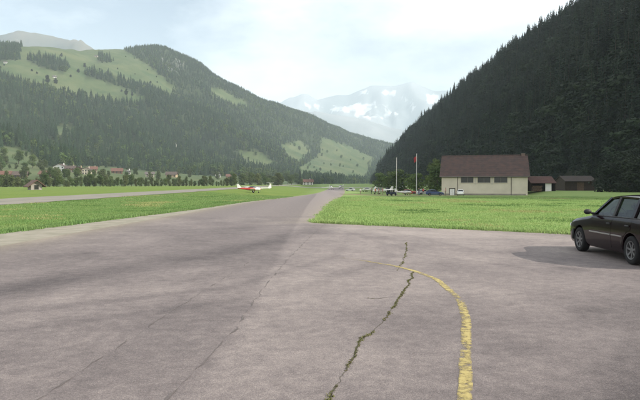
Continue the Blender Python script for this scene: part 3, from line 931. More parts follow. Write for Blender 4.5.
# hedge row of trees along the far edge of the left meadow
k = 0
hx = -6.0
while hx < 236:
    d = 274 + 0.35 * max(0, hx) + random.uniform(-6, 6)
    hp = 11.5 + 4 * noise.noise(Vector((hx / 14, 0, 3))) - 0.014 * max(0, hx) + random.uniform(-3.5, 3.5)
    if 29 < hx < 36: hp *= 0.6
    zone = 'left of the small hut' if hx < 29 else 'behind the small hut' if hx < 45 else 'below the village houses' if hx < 100 else 'right of the village' if hx < 165 else 'towards the aircraft'
    x = (hx - 320) / FPX * d
    leaf_tree('hedgerow_tree', 'leafy hedgerow tree at the far edge of the left meadow, %s' % zone, drop_place(x, d), hp * d / FPX, random.uniform(0.75, 1.35), 'column' if random.random() < 0.8 else 'leaf', 50 + k, 'hedgerow trees ' + zone)
    k += 1
    hx += random.uniform(1.8, 4.4)
# trees further right along the meadow's far edge
for k, (u, b, h, lab) in enumerate([(247, 181, 9, 'far tree leftmost beyond the parked red and white aircraft'), (254, 180.5, 11, 'dark far tree behind the white tailplane'), (262, 181, 12, 'rounded far tree behind the white tailplane'),
        (271, 181, 9.5, 'far tree right of the white tailplane'), (280, 181.5, 12, 'tall far tree left of the pale farm building'), (288, 182, 13, 'dense dark far tree near the pale farm building'), (296, 182, 12, 'far tree touching the pale farm building'),
        (322, 183.5, 7, 'small far tree right of the pale farm building'), (300, 183, 8, 'low far tree in front of the pale farm building')]):
    d = 560 + 5 * (u - 247)
    p = drop_place((u - 320) / FPX * d, d)
    leaf_tree('broadleaf_tree', lab, p, h * d / FPX, 1.1, 'leaf', 120 + k)
for k in range(34):
    u = random.uniform(232, 304); d = random.uniform(470, 760)
    leaf_tree('field_tree', 'tree in the loose grove behind the parked red and white aircraft', drop_place((u - 320) / FPX * d, d), random.uniform(4.0, 11.5), random.uniform(1.0, 1.6), 'column' if k % 4 else 'leaf', 400 + k, 'grove behind the red and white aircraft')
# orchard trees on the small slope at the left edge
for k, (u, b, h, lab) in enumerate([(4, 161, 14, 'large rounded tree on the green slope at the left edge'), (19, 164, 15, 'rounded orchard tree second from the left on the green slope'), (33, 168, 14, 'rounded orchard tree lowest on the green slope near the village'),
        (45, 168, 9, 'orchard tree beside the white village house'), (27, 157, 6, 'small orchard tree high on the green slope'), (10, 169, 5, 'small tree low on the green slope at the left edge')]):
    p = ray_place(u, b)
    leaf_tree('orchard_tree', lab, p, h * p.y / FPX, 1.15, 'leaf', 140 + k)
for k in range(46):
    u = random.uniform(-5, 235); b = random.uniform(171, 181) if u > 100 else random.uniform(177, 181) if u > 48 else random.uniform(163, 180)
    p = ray_place(u, b)
    leaf_tree('village_tree', 'garden tree among the village houses behind the hedgerow', p, random.uniform(5.5, 9.5) * (0.75 + p.y / 2500), random.uniform(1.0, 1.4), 'column' if k % 3 else 'leaf', 330 + k, 'garden trees of the village')
# single trees on the alpine meadow
for k, (u, b, h, lab) in enumerate([(49, 83, 8, 'dark tree lowest of the two standing alone on the alpine meadow'), (57, 84, 6, 'small dark tree standing alone on the alpine meadow'), (86, 68, 4.5, 'small tree below the dark wood on the alpine meadow'),
        (93, 76, 6, 'tree at the left tip of the wooded strip crossing the alpine meadow'), (127, 95, 6, 'round tree near the lower right corner of the alpine meadow'), (133, 96, 4, 'small tree beside the round tree on the lower alpine meadow'), (80, 73, 4, 'tiny tree left of the wooded strip on the alpine meadow'), (63, 57.5, 4, 'tiny tree on the crest of the alpine meadow')]):
    p = ray_place(u, b)
    leaf_tree('meadow_tree', lab, p, h * p.y / FPX, 1.0, 'dark', 160 + k)
for k in range(40):
    u = random.uniform(2, 165); b = random.uniform(56, 100)
    if not meadow_mask(np.array([u, u, u]), np.array([b, b - 3, b + 2])).all(): continue
    p = ray_place(u, b)
    leaf_tree('meadow_tree', 'tiny tree or bush scattered over the alpine meadow on the left ridge', p, random.uniform(1.2, 2.8) * p.y / FPX, 1.3, 'dark', 460 + k, 'small trees scattered over the alpine meadow')
# scattered trees on the far sunny meadow at the valley's end
for k in range(42):
    u = random.uniform(303, 370); b = random.uniform(147, 178)
    if not meadow_mask(np.array([u]), np.array([b]))[0]: continue
    p = ray_place(u, b)
    leaf_tree('meadow_tree', 'small tree dotted over the sunny far meadow at the valley end', p, random.uniform(2.2, 5) * p.y / FPX * 0.8, 1.1, 'leaf', 180 + k, 'trees dotted over the far sunny meadow')
for k in range(16):
    u = random.uniform(240, 312); b = random.uniform(146, 170)
    if not meadow_mask(np.array([u]), np.array([b]))[0]: continue
    p = ray_place(u, b)
    leaf_tree('meadow_tree', 'small tree in the lower hillside clearing above the parked red and white aircraft', p, random.uniform(3.0, 6) * p.y / FPX * 0.8, 1.1, 'leaf', 230 + k, 'trees in the lower clearing')

# ------------------------------------------------------------------ hangar
M_RENDER = mat('hangar_render', (0.60, 0.54, 0.435), 0.9, color2=(0.50, 0.45, 0.36), scale=0.35, bump=0.2, bscale=8, detail=8)
M_PILLAR = mat('pale_concrete_pillar', (0.52, 0.48, 0.40), 0.9, var=0.2, scale=1.5)
M_ROOF = mat('brown_roof', (0.092, 0.054, 0.044), 0.85, color2=(0.052, 0.036, 0.034), scale=0.9, bump=0.4, bscale=6, detail=8)
M_DARKWOOD = mat('dark_wood', (0.045, 0.028, 0.021), 0.85, var=0.4, scale=2)
M_PANE = mat('dark_pane', (0.018, 0.020, 0.020), 0.12, spec=0.5)
M_FRAME = mat('window_frame_grey', (0.22, 0.20, 0.17), 0.7)
M_ZINC = mat('zinc', (0.13, 0.115, 0.10), 0.55, metal=0.3)
M_WHITE = mat('white_paint', (0.78, 0.76, 0.72), 0.6, var=0.08, scale=2)
M_REDROOF = mat('red_brown_roof', (0.11, 0.055, 0.045), 0.85, color2=(0.08, 0.045, 0.04), scale=0.8)

def tiled_roof(name, w, run, rise, parent, m, x0, y0, z0, courses, thick=0.12, overs=0.0, dirn=1):
    """one roof slope with stepped tile courses, eave at (y0, z0) rising towards dirn*y"""
    V = []; F = []
    for c in range(courses):
        a = c / courses; b = (c + 1.35) / courses
        b = min(b, 1.0)
        i = len(V)
        za = z0 + rise * a + 0.06; zb = z0 + rise * b
        for (x, yy_, z_) in ((x0, a, za), (x0 + w, a, za), (x0 + w, b, zb), (x0, b, zb), (x0, a, za - thick), (x0 + w, a, za - thick), (x0 + w, b, zb - thick), (x0, b, zb - thick)):
            V.append((x, y0 + dirn * run * yy_, z_))
        q = [(0, 1, 2, 3), (0, 4, 5, 1), (3, 2, 6, 7), (0, 3, 7, 4), (1, 5, 6, 2)]
        F += [tuple(i + t for t in f) for f in q]
    return mesh_obj(name, V, F, m, parent)

hb = float(gz(39, 150)) - 0.05
hangar = thing('hangar', 'beige hangar with brown roof and three high dark windows', 'hangar', (39.4, 149.5, hb), R(-14.5))
W2 = 10.0; DEP = 16.0; EAVE = 4.75; RISE = 5.0
# wall shell with real window and door openings in the front face
def front_wall(name, x0, x1, z0, z1, openings, y, t, m, parent):
    """front wall (facing -y) cut by rectangular openings"""
    xs_ = sorted({x0, x1, *[o[0] for o in openings], *[o[1] for o in openings]})
    zs_ = sorted({z0, z1, *[o[2] for o in openings], *[o[3] for o in openings]})
    bm = bmesh.new()
    for xa, xb in zip(xs_[:-1], xs_[1:]):
        for za, zb in zip(zs_[:-1], zs_[1:]):
            cx, cz = (xa + xb) / 2, (za + zb) / 2
            if any(o[0] < cx < o[1] and o[2] < cz < o[3] for o in openings): continue
            add_box(bm, xa, xb, y, y + t, za, zb)
    bmesh.ops.remove_doubles(bm, verts=bm.verts[:], dist=1e-4)
    # drop faces shared by two cells
    seen = {}
    for f in bm.faces: seen.setdefault(tuple(sorted(v.index for v in f.verts)) if False else frozenset(v for v in f.verts), []).append(f)
    bmesh.ops.delete(bm, geom=[f for fs in seen.values() if len(fs) > 1 for f in fs], context='FACES')
    return bm_obj(name, bm, m, parent)
wins = [(-5.42, -2.45), (-1.5, 1.5), (2.33, 5.4)]
ops = [(a, b, 3.05, 4.50) for a, b in wins] + [(-8.2, -6.75, 0.0, 1.75)]
front_wall('front_wall', -W2, W2, 0, EAVE, ops, 0, 0.3, M_RENDER, hangar)
bm = bmesh.new()
gable = [(0.3, 0), (DEP, 0), (DEP, EAVE), (DEP / 2, EAVE + RISE - 0.25), (0.3, EAVE)]
for sx in (-1, 1):
    a = [bm.verts.new((sx * W2, y, z)) for y, z in gable]; b = [bm.verts.new((sx * (W2 - 0.3), y, z)) for y, z in gable]
    bm.faces.new(a); bm.faces.new(b)
    for i in range(5): bm.faces.new((a[i], a[(i + 1) % 5], b[(i + 1) % 5], b[i]))
add_box(bm, -W2 + 0.3, W2 - 0.3, DEP - 0.3, DEP, 0, EAVE)
bm_obj('side_and_rear_walls', bm, M_RENDER, hangar)
roof = tiled_roof('roof_slope', 2 * W2 + 1.0, DEP / 2 + 0.6, RISE + 0.35, hangar, M_ROOF, -W2 - 0.5, -0.6, EAVE - 0.22, 22)
tiled_roof('roof_slope', 2 * W2 + 1.0, DEP / 2 + 0.6, RISE + 0.35, hangar, M_ROOF, -W2 - 0.5, DEP + 0.6, EAVE - 0.22, 22, dirn=-1)
tube('ridge_cap', (-W2 - 0.5, DEP / 2, EAVE + RISE + 0.14), (W2 + 0.5, DEP / 2, EAVE + RISE + 0.14), 0.16, M_ROOF, roof)
ch = box('chimney', W2 - 1.0, W2 - 0.2, DEP / 2 - 0.5, DEP / 2 + 0.3, EAVE + RISE - 0.4, EAVE + RISE + 0.55, mat('chimney_render', (0.16, 0.11, 0.09), 0.9), hangar)
box('chimney_cap', W2 - 1.1, W2 - 0.1, DEP / 2 - 0.6, DEP / 2 + 0.4, EAVE + RISE + 0.55, EAVE + RISE + 0.63, M_ZINC, ch)
tube('gutter', (-W2 - 0.5, -0.68, EAVE - 0.22), (W2 + 0.5, -0.68, EAVE - 0.22), 0.09, M_ZINC, hangar)
box('fascia', -W2 - 0.5, W2 + 0.5, -0.58, -0.5, EAVE - 0.38, EAVE - 0.14, M_DARKWOOD, hangar)
for a, b in wins:
    w = thing('window', None, None); w.parent = hangar
    bm = bmesh.new()
    for q in ((a, b, 3.05, 3.13), (a, b, 4.42, 4.50), (a, a + 0.08, 3.13, 4.42), (b - 0.08, b, 3.13, 4.42), ((a + b) / 2 - 0.04, (a + b) / 2 + 0.04, 3.13, 4.42)):
        add_box(bm, q[0], q[1], 0.10, 0.2, q[2], q[3])
    bm_obj('window_frame', bm, M_FRAME, w)
    for k in range(2):
        xa = a + 0.08 if k == 0 else (a + b) / 2 + 0.04; xb = (a + b) / 2 - 0.04 if k == 0 else b - 0.08
        box('window_pane', xa, xb, 0.14, 0.16, 3.13, 4.42, M_PANE, w)
    box('window_sill', a - 0.1, b + 0.1, -0.12, 0.1, 2.95, 3.048, M_PILLAR, w)
for x in (-9.82, -5.85, -1.97, 1.92, 5.95, 9.82):
    box('pilaster', x - 0.17, x + 0.17, -0.09, -0.003, 2.6 if abs(x) < 7 else 0.0, EAVE - 0.1, M_PILLAR if abs(x) < 4 else M_RENDER, hangar)
for x in (-6.22, 6.28):
    tube('downpipe', (x, -0.10, 0.0), (x, -0.10, EAVE - 0.3), 0.07, M_ZINC, hangar)
d_ = thing('door', None, None); d_.parent = hangar
bm = bmesh.new()
for q in ((-8.2, -8.04, 0, 1.75), (-6.91, -6.75, 0, 1.75), (-8.04, -6.91, 1.6, 1.75)):
    add_box(bm, q[0], q[1], -0.05, 0.2, q[2], q[3])
bm_obj('door_frame', bm, M_DARKWOOD, d_)
box('door_leaf', -8.04, -7.5, 0.05, 0.12, 0.0, 1.6, M_WHITE, d_); box('door_leaf', -7.46, -6.91, 0.05, 0.12, 0.0, 1.6, M_WHITE, d_)
tube('door_handle', (-7.55, 0.02, 0.85), (-7.55, -0.02, 0.95), 0.02, M_ZINC, d_)
box('plinth', -W2 - 0.04, -8.25, -0.05, -0.002, 0, 0.45, mat('plinth_grey', (0.30, 0.27, 0.22), 0.9, var=0.3, scale=0.8), hangar)
box('plinth', -6.7, W2 + 0.04, -0.05, -0.002, 0, 0.45, MATS['plinth_grey'], hangar)

# red roofed shed right of the hangar
sb_ = drop_place(55.4, 154.0)
shed = thing('shed', 'small shed with reddish roof against the right of the hangar', 'shed', tuple(sb_))
tiled_roof('roof_slope', 6.4, 3.6, 1.7, shed, M_REDROOF, -3.4, -0.5, 2.1, 8)
tiled_roof('roof_slope', 6.4, 3.6, 1.7, shed, M_REDROOF, -3.4, 6.7, 2.1, 8, dirn=-1)
box('white_wall', 0.4, 1.9, 0.0, 0.2, 0, 2.2, M_WHITE, shed)
box('wall', -3.2, -3.0, 0.2, 6.2, 0, 2.2, M_DARKWOOD, shed); box('wall', 2.8, 3.0, 0.2, 6.2, 0, 2.2, M_DARKWOOD, shed); box('wall', -3.0, 2.8, 6.0, 6.2, 0, 2.2, M_DARKWOOD, shed)
for sx in (-3.2, 2.8):
    mesh_obj('gable_board', [(sx, -0.2, 2.2), (sx, 6.4, 2.2), (sx, 3.1, 3.6), (sx + 0.2, -0.2, 2.2), (sx + 0.2, 6.4, 2.2), (sx + 0.2, 3.1, 3.6)], [(0, 2, 1), (3, 4, 5), (0, 1, 4, 3), (1, 2, 5, 4), (2, 0, 3, 5)], M_DARKWOOD, shed)
box('post', -3.2, -3.0, 0.0, 0.19, 0, 2.2, M_DARKWOOD, shed); box('post', 2.8, 3.0, 0.0, 0.19, 0, 2.2, M_DARKWOOD, shed)
M_LOGS = mat('cut_logs', (0.20, 0.13, 0.085), 0.9, var=0.5, scale=5)
pile = thing('log_pile', 'stacked firewood inside the open front of the red roofed shed', 'firewood', (sb_.x - 1.5, sb_.y + 0.5, sb_.z))
for r_ in range(4):
    for c_ in range(6):
        tube('log', (-1.15 + c_ * 0.42 + 0.2 * (r_ % 2), 0.0, 0.2 + r_ * 0.36), (-1.15 + c_ * 0.42 + 0.2 * (r_ % 2) + 0.02, 1.6, 0.2 + r_ * 0.36), 0.19, M_LOGS, pile, n=7)

# dark barn further right
bb = drop_place(69.5, 166.0)
barn = thing('barn', 'dark timber barn with low roof below the forest edge', 'barn', tuple(bb))
M_BARNROOF = mat('weathered_roof', (0.070, 0.052, 0.045), 0.9, color2=(0.050, 0.043, 0.040), scale=0.7)
tiled_roof('roof_slope', 8.6, 4.2, 1.5, barn, M_BARNROOF, -4.4, -0.8, 2.5, 9)
tiled_roof('roof_slope', 8.6, 4.2, 1.5, barn, M_BARNROOF, -4.4, 7.6, 2.5, 9, dirn=-1)
for k in range(22):
    box('plank', -4.1 + k * 0.365, -4.1 + k * 0.365 + 0.35, 0.0 + 0.012 * (k % 3), 0.1 + 0.012 * (k % 3), 0, 2.6, M_DARKWOOD, barn)
box('wall', -4.1, -3.95, 0.14, 6.8, 0, 2.6, M_DARKWOOD, barn); box('wall', 3.8, 3.95, 0.14, 6.8, 0, 2.6, M_DARKWOOD, barn); box('wall', -3.95, 3.8, 6.65, 6.8, 0, 2.6, M_DARKWOOD, barn)
for sx in (-4.1, 3.8):
    mesh_obj('gable_board', [(sx, -0.2, 2.6), (sx, 7.0, 2.6), (sx, 3.4, 3.9), (sx + 0.15, -0.2, 2.6), (sx + 0.15, 7.0, 2.6), (sx + 0.15, 3.4, 3.9)], [(0, 2, 1), (3, 4, 5), (0, 1, 4, 3), (1, 2, 5, 4), (2, 0, 3, 5)], M_DARKWOOD, barn)
box('door', -0.9, 0.9, -0.06, -0.005, 0, 2.2, mat('barn_door', (0.12, 0.075, 0.05), 0.85, var=0.4, scale=3), barn)

# ------------------------------------------------------------------ village houses
def house(name, label, loc, w, d, h, rise, rz, wall_c, roof_c, wood=None, wins=(3, 2), group=None, gable_front=True):
    e = thing(name, label, 'house', tuple(loc), rz, group)
    mw = mat('plaster_%d_%d_%d' % tuple(int(c * 100) for c in wall_c), wall_c, 0.9, var=0.12, scale=1.0)
    mr = mat('tiles_%d_%d_%d' % tuple(int(c * 1000) for c in roof_c), roof_c, 0.85, var=0.3, scale=1.0)
    b = -2.0
    bm = bmesh.new()
    add_box(bm, -w / 2, w / 2, 0, d, b, h)
    bm_obj('wall', bm, mw, e)
    gm = mw if wood is None else mat('boards_%d' % int(wood[0] * 1000), wood, 0.85, var=0.4, scale=2)
    o = 0.9
    if gable_front:
        for y in (0, d - 0.2):
            mesh_obj('gable', [(-w / 2, y, h), (w / 2, y, h), (0, y, h + rise), (-w / 2, y + 0.2, h), (w / 2, y + 0.2, h), (0, y + 0.2, h + rise)], [(0, 1, 2), (3, 5, 4), (0, 2, 5, 3), (1, 4, 5, 2)], gm, e)
        for s in (-1, 1):
            n_ = Vector((s * rise, 0, w / 2)).normalized() * 0.18
            xe = s * (w / 2 + o); ze = h - rise * o / (w / 2) + 0.02
            V = [(0, -o, h + rise + 0.02), (xe, -o, ze), (xe, d + o, ze), (0, d + o, h + rise + 0.02)]
            V += [(v[0], v[1], v[2] + 0.2) for v in V]
            mesh_obj('roof', V, [(0, 1, 2, 3), (7, 6, 5, 4), (0, 4, 5, 1), (1, 5, 6, 2), (2, 6, 7, 3), (3, 7, 4, 0)], mr, e)
    else:
        for x in (-w / 2, w / 2 - 0.2):
            mesh_obj('gable', [(x, 0, h), (x, d, h), (x, d / 2, h + rise), (x + 0.2, 0, h), (x + 0.2, d, h), (x + 0.2, d / 2, h + rise)], [(0, 2, 1), (3, 4, 5), (0, 3, 5, 2), (1, 2, 5, 4)], gm, e)
        for s in (-1, 1):
            ye = d / 2 + s * (d / 2 + o); ze = h - rise * o / (d / 2) + 0.02
            V = [(-w / 2 - o, d / 2, h + rise + 0.02), (-w / 2 - o, ye, ze), (w / 2 + o, ye, ze), (w / 2 + o, d / 2, h + rise + 0.02)]
            V += [(v[0], v[1], v[2] + 0.2) for v in V]
            mesh_obj('roof', V, [(0, 1, 2, 3), (7, 6, 5, 4), (0, 4, 5, 1), (1, 5, 6, 2), (2, 6, 7, 3), (3, 7, 4, 0)], mr, e)
    nx, nz = wins
    for i in range(nx):
        for j in range(nz):
            cx = -w / 2 + w * (i + 0.5) / nx; cz = h * (j + 0.5) / nz
            wd = box('window', cx - 0.6, cx + 0.6, -0.06, -0.01, cz - 0.65, cz + 0.65, M_FRAME, e)
            box('pane', cx - 0.5, cx + 0.5, -0.08, -0.062, cz - 0.55, cz + 0.55, M_PANE, wd)
    if h > 3:
        c = box('chimney', w * 0.2, w * 0.2 + 0.7, d * 0.55, d * 0.55 + 0.7, h + rise * 0.2, h + rise + 0.9, mw, e)
        if wood is not None and nz > 1:
            bm = bmesh.new(); add_box(bm, -w / 2 + 0.3, w / 2 - 0.3, -1.0, -0.1, h * 0.5 - 0.1, h * 0.5); add_box(bm, -w / 2 + 0.3, w / 2 - 0.3, -1.0, -0.92, h * 0.5, h * 0.5 + 0.9)
            bm_obj('balcony', bm, gm, e)
    return e
CREAM = (0.52, 0.46, 0.36); WHT = (0.80, 0.78, 0.74); OCH = (0.50, 0.38, 0.24); BRN = (0.16, 0.10, 0.065)
RF_B = (0.105, 0.078, 0.066); RF_R = (0.165, 0.085, 0.065); RF_G = (0.14, 0.12, 0.11)
def hp(u, b, w_px):
    p = ray_place(u, b); return p, w_px * p.y / FPX
specs = [
    # u, base row, width px, storeys h px, rise px, wall, roof, wood, label, gable front, rz
    (59, 171, 11, 4.6, 2.4, WHT, RF_B, None, 'white house with brown roof, brightest in the village left', True, -0.25),
    (70, 172, 9, 4.0, 2.2, CREAM, RF_B, BRN, 'cream chalet just right of the brightest white village house', False, -0.15),
    (79, 173, 8, 4.2, 2.2, OCH, RF_B, BRN, 'ochre chalet in the middle of the village row', True, 0.1),
    (86, 174.5, 8, 5.0, 2.2, CREAM, RF_B, None, 'cream house with brown roof right of the ochre chalet', True, -0.1),
    (93.5, 173, 7, 4.2, 2.2, CREAM, RF_R, BRN, 'cream house at the right end of the village cluster', False, 0.2),
    (46, 177, 13, 3.0, 3.0, BRN, RF_R, BRN, 'wide house with red roof below the white village house', False, -0.1),
    (55, 178, 7, 3.0, 2.6, OCH, RF_R, BRN, 'small red roofed house above the hedgerow below the white house', True, 0.15),
    (20, 178, 12, 3.0, 3.0, BRN, RF_B, BRN, 'dark timber house above the hedgerow left of the small hut', False, 0.1),
    (4, 177.5, 11, 3.0, 3.0, BRN, RF_R, BRN, 'timber house with red roof at the left edge', False, 0.0),
    (117, 173.5, 10, 2.6, 2.6, BRN, RF_R, BRN, 'brown timber chalet with red roof standing alone right of the village', False, 0.1),
    (128, 174.5, 4.2, 3.4, 1.5, WHT, RF_G, None, 'tiny white house right of the brown timber chalet', True, 0.0),
    (150, 177, 8, 3.2, 1.8, CREAM, RF_G, None, 'cream house above the middle of the hedgerow', False, 0.15),
    (171, 177, 10, 2.6, 2.6, OCH, RF_B, BRN, 'ochre farmhouse with brown roof above the right part of the hedgerow', False, -0.1),
    (218, 177.5, 5, 3.0, 1.6, WHT, RF_R, None, 'small white house with red roof near the end of the hedgerow', True, 0.1),
    (231, 178.5, 9, 2.2, 2.2, OCH, RF_R, BRN, 'red roofed farmhouse above the tail of the red and white aircraft', False, 0.05),
    (243, 179, 7, 2.2, 2.0, BRN, RF_R, BRN, 'timber house with red roof right of the red roofed farmhouse', True, 0.1),
    (308, 185, 10, 3.0, 2.4, WHT, RF_R, None, 'pale farm building with reddish roof near the far end of the taxiway', False, 0.1),
    (175, 147, 3.2, 3.0, 1.4, WHT, RF_G, None, 'lone white house high in the forest of the left mountainside', True, 0.0),
    (56, 78.5, 3.4, 1.4, 1.2, WHT, RF_G, None, 'tiny pale alpine hut in the middle of the alpine meadow', False, 0.2),
    (97, 58, 3.0, 1.3, 1.0, CREAM, RF_G, None, 'tiny alpine hut near the crest of the alpine meadow', False, -0.2),
    (7, 64, 3.0, 1.2, 1.0, WHT, RF_G, None, 'tiny alpine hut at the left edge of the alpine meadow', False, 0.0),
]
for (u, b, wp, hpx, rp, wc, rc, wood, lab, gf, rz) in specs:
    p = ray_place(u, b); s = p.y / FPX
    if u == 308: p = drop_place((u - 320) / FPX * 640, 640); s = 640 / FPX
    house('village_house' if b > 150 else ('forest_house' if b > 100 else 'alpine_hut'), lab, (p.x, p.y, p.z), wp * s, wp * s * 0.85, max(2.2, hpx * s), rp * s, rz + math.atan2(-p.x, p.y) * 0.5, wc, rc, wood, (3, 2) if hpx > 2.5 else (2, 1), gable_front=gf)
# field hut at the meadow's edge
p = on_ground(36.5, 158)
house('field_hut', 'small wooden hut with brown roof standing alone in the left meadow', (p.x, p.y, p.z), 2.6, 3.4, 1.35, 1.0, R(38), (0.33, 0.30, 0.27), (0.13, 0.075, 0.06), (0.30, 0.27, 0.24), (1, 1))

# ------------------------------------------------------------------ cars
M_TYRE = mat('tyre_rubber', (0.011, 0.011, 0.012), 0.9)
M_RIM = mat('alloy_rim', (0.15, 0.15, 0.155), 0.45, metal=0.6)
M_BLACKPL = mat('black_plastic', (0.02, 0.02, 0.021), 0.55)
M_SEAT = mat('seat_fabric', (0.05, 0.05, 0.055), 0.9)
M_CARGLASS = glass_mat('car_glass', (0.22, 0.25, 0.26))
M_CHROME = mat('satin_trim', (0.34, 0.33, 0.33), 0.35, metal=0.7)
M_HEAD = mat('headlamp_lens', (0.6, 0.62, 0.62), 0.1, spec=0.6)
M_TAIL = mat('tail_lamp_lens', (0.32, 0.015, 0.012), 0.2, spec=0.5)

def car_paint(name, c, rough=0.28):
    return mat(name, c, rough, spec=0.25, coat=0.0)

def make_car(name, label, paint, loc, rz, group=None, S=1.0, detail=True):
    car = thing(name, label, 'car', loc, rz, group, S)
    # local: x across (left is -x when facing +y), y forward, z up
    HW = 0.85
    #        y      half width (belt), top z, bottom z
    st = [(2.22, 0.62, 0.60, 0.34), (2.17, 0.72, 0.69, 0.24), (2.02, 0.79, 0.745, 0.20), (1.75, 0.825, 0.80, 0.19), (1.35, 0.84, 0.855, 0.19), (0.95, 0.845, 0.905, 0.19), (0.62, 0.85, 0.955, 0.19),
          (0.2, 0.85, 0.965, 0.19), (-0.35, 0.85, 0.970, 0.19), (-0.9, 0.85, 0.975, 0.19), (-1.35, 0.845, 0.975, 0.20), (-1.75, 0.83, 0.965, 0.22), (-2.02, 0.79, 0.93, 0.25), (-2.14, 0.73, 0.86, 0.30), (-2.18, 0.66, 0.74, 0.36)]
    sy_ = [s[0] for s in st][::-1]
    fw = lambda y: float(np.interp(y, sy_, [s[1] for s in st][::-1]))
    ft = lambda y: float(np.interp(y, sy_, [s[2] for s in st][::-1]))
    fb = lambda y: float(np.interp(y, sy_, [s[3] for s in st][::-1]))
    def side_x(y, z):
        """half width of the body at height z"""
        zt = ft(y); zb_ = fb(y); f = (z - zb_) / max(0.05, zt - zb_)
        prof = np.interp(f, [0, 0.08, 0.22, 0.45, 0.62, 0.85, 0.95, 1.0], [0.915, 0.955, 0.985, 1.0, 1.0, 0.972, 0.945, 0.905])
        return fw(y) * float(prof)
    bm = bmesh.new()
    rings = []
    fs = [0, 0.08, 0.22, 0.45, 0.62, 0.85, 0.95, 1.0]
    for y in np.unique(np.concatenate([np.linspace(-2.18, 2.22, 45), [2.17, -2.14]])):
        zt, zb_ = ft(y), fb(y)
        left = [(-side_x(y, zb_ + f * (zt - zb_)), y, zb_ + f * (zt - zb_)) for f in fs]
        crown = 0.035
        mid = [(-fw(y) * 0.905 * k, y, zt + crown * (1 - k * k)) for k in (0.75, 0.4, 0.0)]
        ring = left + mid + [(-x, yy_, z) for x, yy_, z in (left + mid[:-1])[::-1]]
        rings.append(ring)
    loft(bm, rings)
    bmesh.ops.recalc_face_normals(bm, faces=bm.faces[:])
    me = bpy.data.meshes.new('body'); bm.to_mesh(me); bm.free()
    tmp = bpy.data.objects.new('tmp_body', me); COL.objects.link(tmp)
    cut = bmesh.new()
    for y in (1.35, -1.25):
        for s in (-1, 1):
            add_tube(cut, (s * 0.60, y, 0.30), (s * 1.1, y, 0.30), 0.365, None, 28)
    bmesh.ops.recalc_face_normals(cut, faces=cut.faces[:])
    cme = bpy.data.meshes.new('tmp_cut'); cut.to_mesh(cme); cut.free()
    co = bpy.data.objects.new('tmp_cut', cme); COL.objects.link(co)
    md = tmp.modifiers.new('b', 'BOOLEAN'); md.operation = 'DIFFERENCE'; md.object = co; md.solver = 'EXACT'
    ev = tmp.evaluated_get(bpy.context.evaluated_depsgraph_get())
    bme = bpy.data.meshes.new_from_object(ev)
    bpy.data.objects.remove(tmp); bpy.data.objects.remove(co)
    body = link_mesh('body', bme, paint, car)
    body.data.materials.clear(); body.data.materials.append(paint)
    ang = R(32)
    body.data.polygons.foreach_set('use_smooth', [True] * len(body.data.polygons))
    try: body.data.set_sharp_from_angle(angle=ang)
    except Exception: pass
    # greenhouse: belt points and roof points, left side; mirrored right
    belt = {'A': (0.70, 0.955), 'B': (-0.36, 0.965), 'C': (-1.20, 0.97), 'D': (-1.92, 0.955)}
    roof_ = {'A': (0.10, 1.385), 'B': (-0.36, 1.41), 'C': (-1.16, 1.395), 'D': (-1.36, 1.375)}
    bx_ = {'A': 0.765, 'B': 0.775, 'C': 0.765, 'D': 0.72}
    rx_ = {'A': 0.575, 'B': 0.59, 'C': 0.575, 'D': 0.56}
    bp_ = lambda k, s: Vector((s * bx_[k], belt[k][0], belt[k][1] - 0.015))
    rp_ = lambda k, s: Vector((s * rx_[k], roof_[k][0], roof_[k][1]))
    # roof panel
    bm = bmesh.new()
    rows = []
    for y, z, w in ((0.16, 1.368, 0.60), (0.06, 1.395, 0.605), (-0.25, 1.425, 0.615), (-0.7, 1.43, 0.615), (-1.1, 1.415, 0.60), (-1.34, 1.385, 0.585), (-1.42, 1.36, 0.57)):
        top_ = [(w * k, y, z + 0.03 * (1 - k * k) - (0.012 if abs(k) == 1 else 0)) for k in (-1, -0.92, -0.5, 0, 0.5, 0.92, 1)]
        bot = [(x, yy_, z_ - 0.035) for x, yy_, z_ in top_[::-1]]
        rows.append(top_ + bot)
    loft(bm, rows)
    rf = bm_obj('roof', bm, paint, car, smooth=True)
    try: rf.data.set_sharp_from_angle(angle=ang)
    except Exception: pass
    def bar(nm, p, q, wy, wx, m_):
        """pillar: quad section swept from belt to roof"""
        p = Vector(p); q = Vector(q); bm_ = bmesh.new(); r_ = []
        for c in (p, q):
            r_.append([(c.x - wx, c.y - wy, c.z), (c.x + wx, c.y - wy, c.z), (c.x + wx, c.y + wy, c.z), (c.x - wx, c.y + wy, c.z)])
        loft(bm_, r_); bmesh.ops.recalc_face_normals(bm_, faces=bm_.faces[:])
        return bm_obj(nm, bm_, m_, car)
    for s in (-1, 1):
        bar('pillar', bp_('A', s), rp_('A', s), 0.050, 0.025, paint)
        bar('pillar', bp_('B', s), rp_('B', s), 0.045, 0.020, M_BLACKPL)
        bar('pillar', bp_('C', s), rp_('C', s), 0.050, 0.020, paint)
        bar('pillar', bp_('D', s), rp_('D', s), 0.075, 0.030, paint)
        ins = Vector((-s * 0.012, 0, 0))
        for a, b in (('A', 'B'), ('B', 'C'), ('C', 'D')):
            q = [bp_(a, s) + ins, bp_(b, s) + ins, rp_(b, s) + ins, rp_(a, s) + ins]
            mesh_obj('side_window', q, [(0, 1, 2, 3)], M_CARGLASS, car)
        # window trim along the belt
        bm = bmesh.new()
        ks = ['A', 'B', 'C', 'D']
        for a, b in zip(ks[:-1], ks[1:]):
            pa, pb = bp_(a, s), bp_(b, s)
            add_tube(bm, pa + Vector((s * 0.022, 0, 0.012)), pb + Vector((s * 0.022, 0, 0.012)), 0.012, None, 6)
        bm_obj('belt_trim', bm, M_BLACKPL, car)
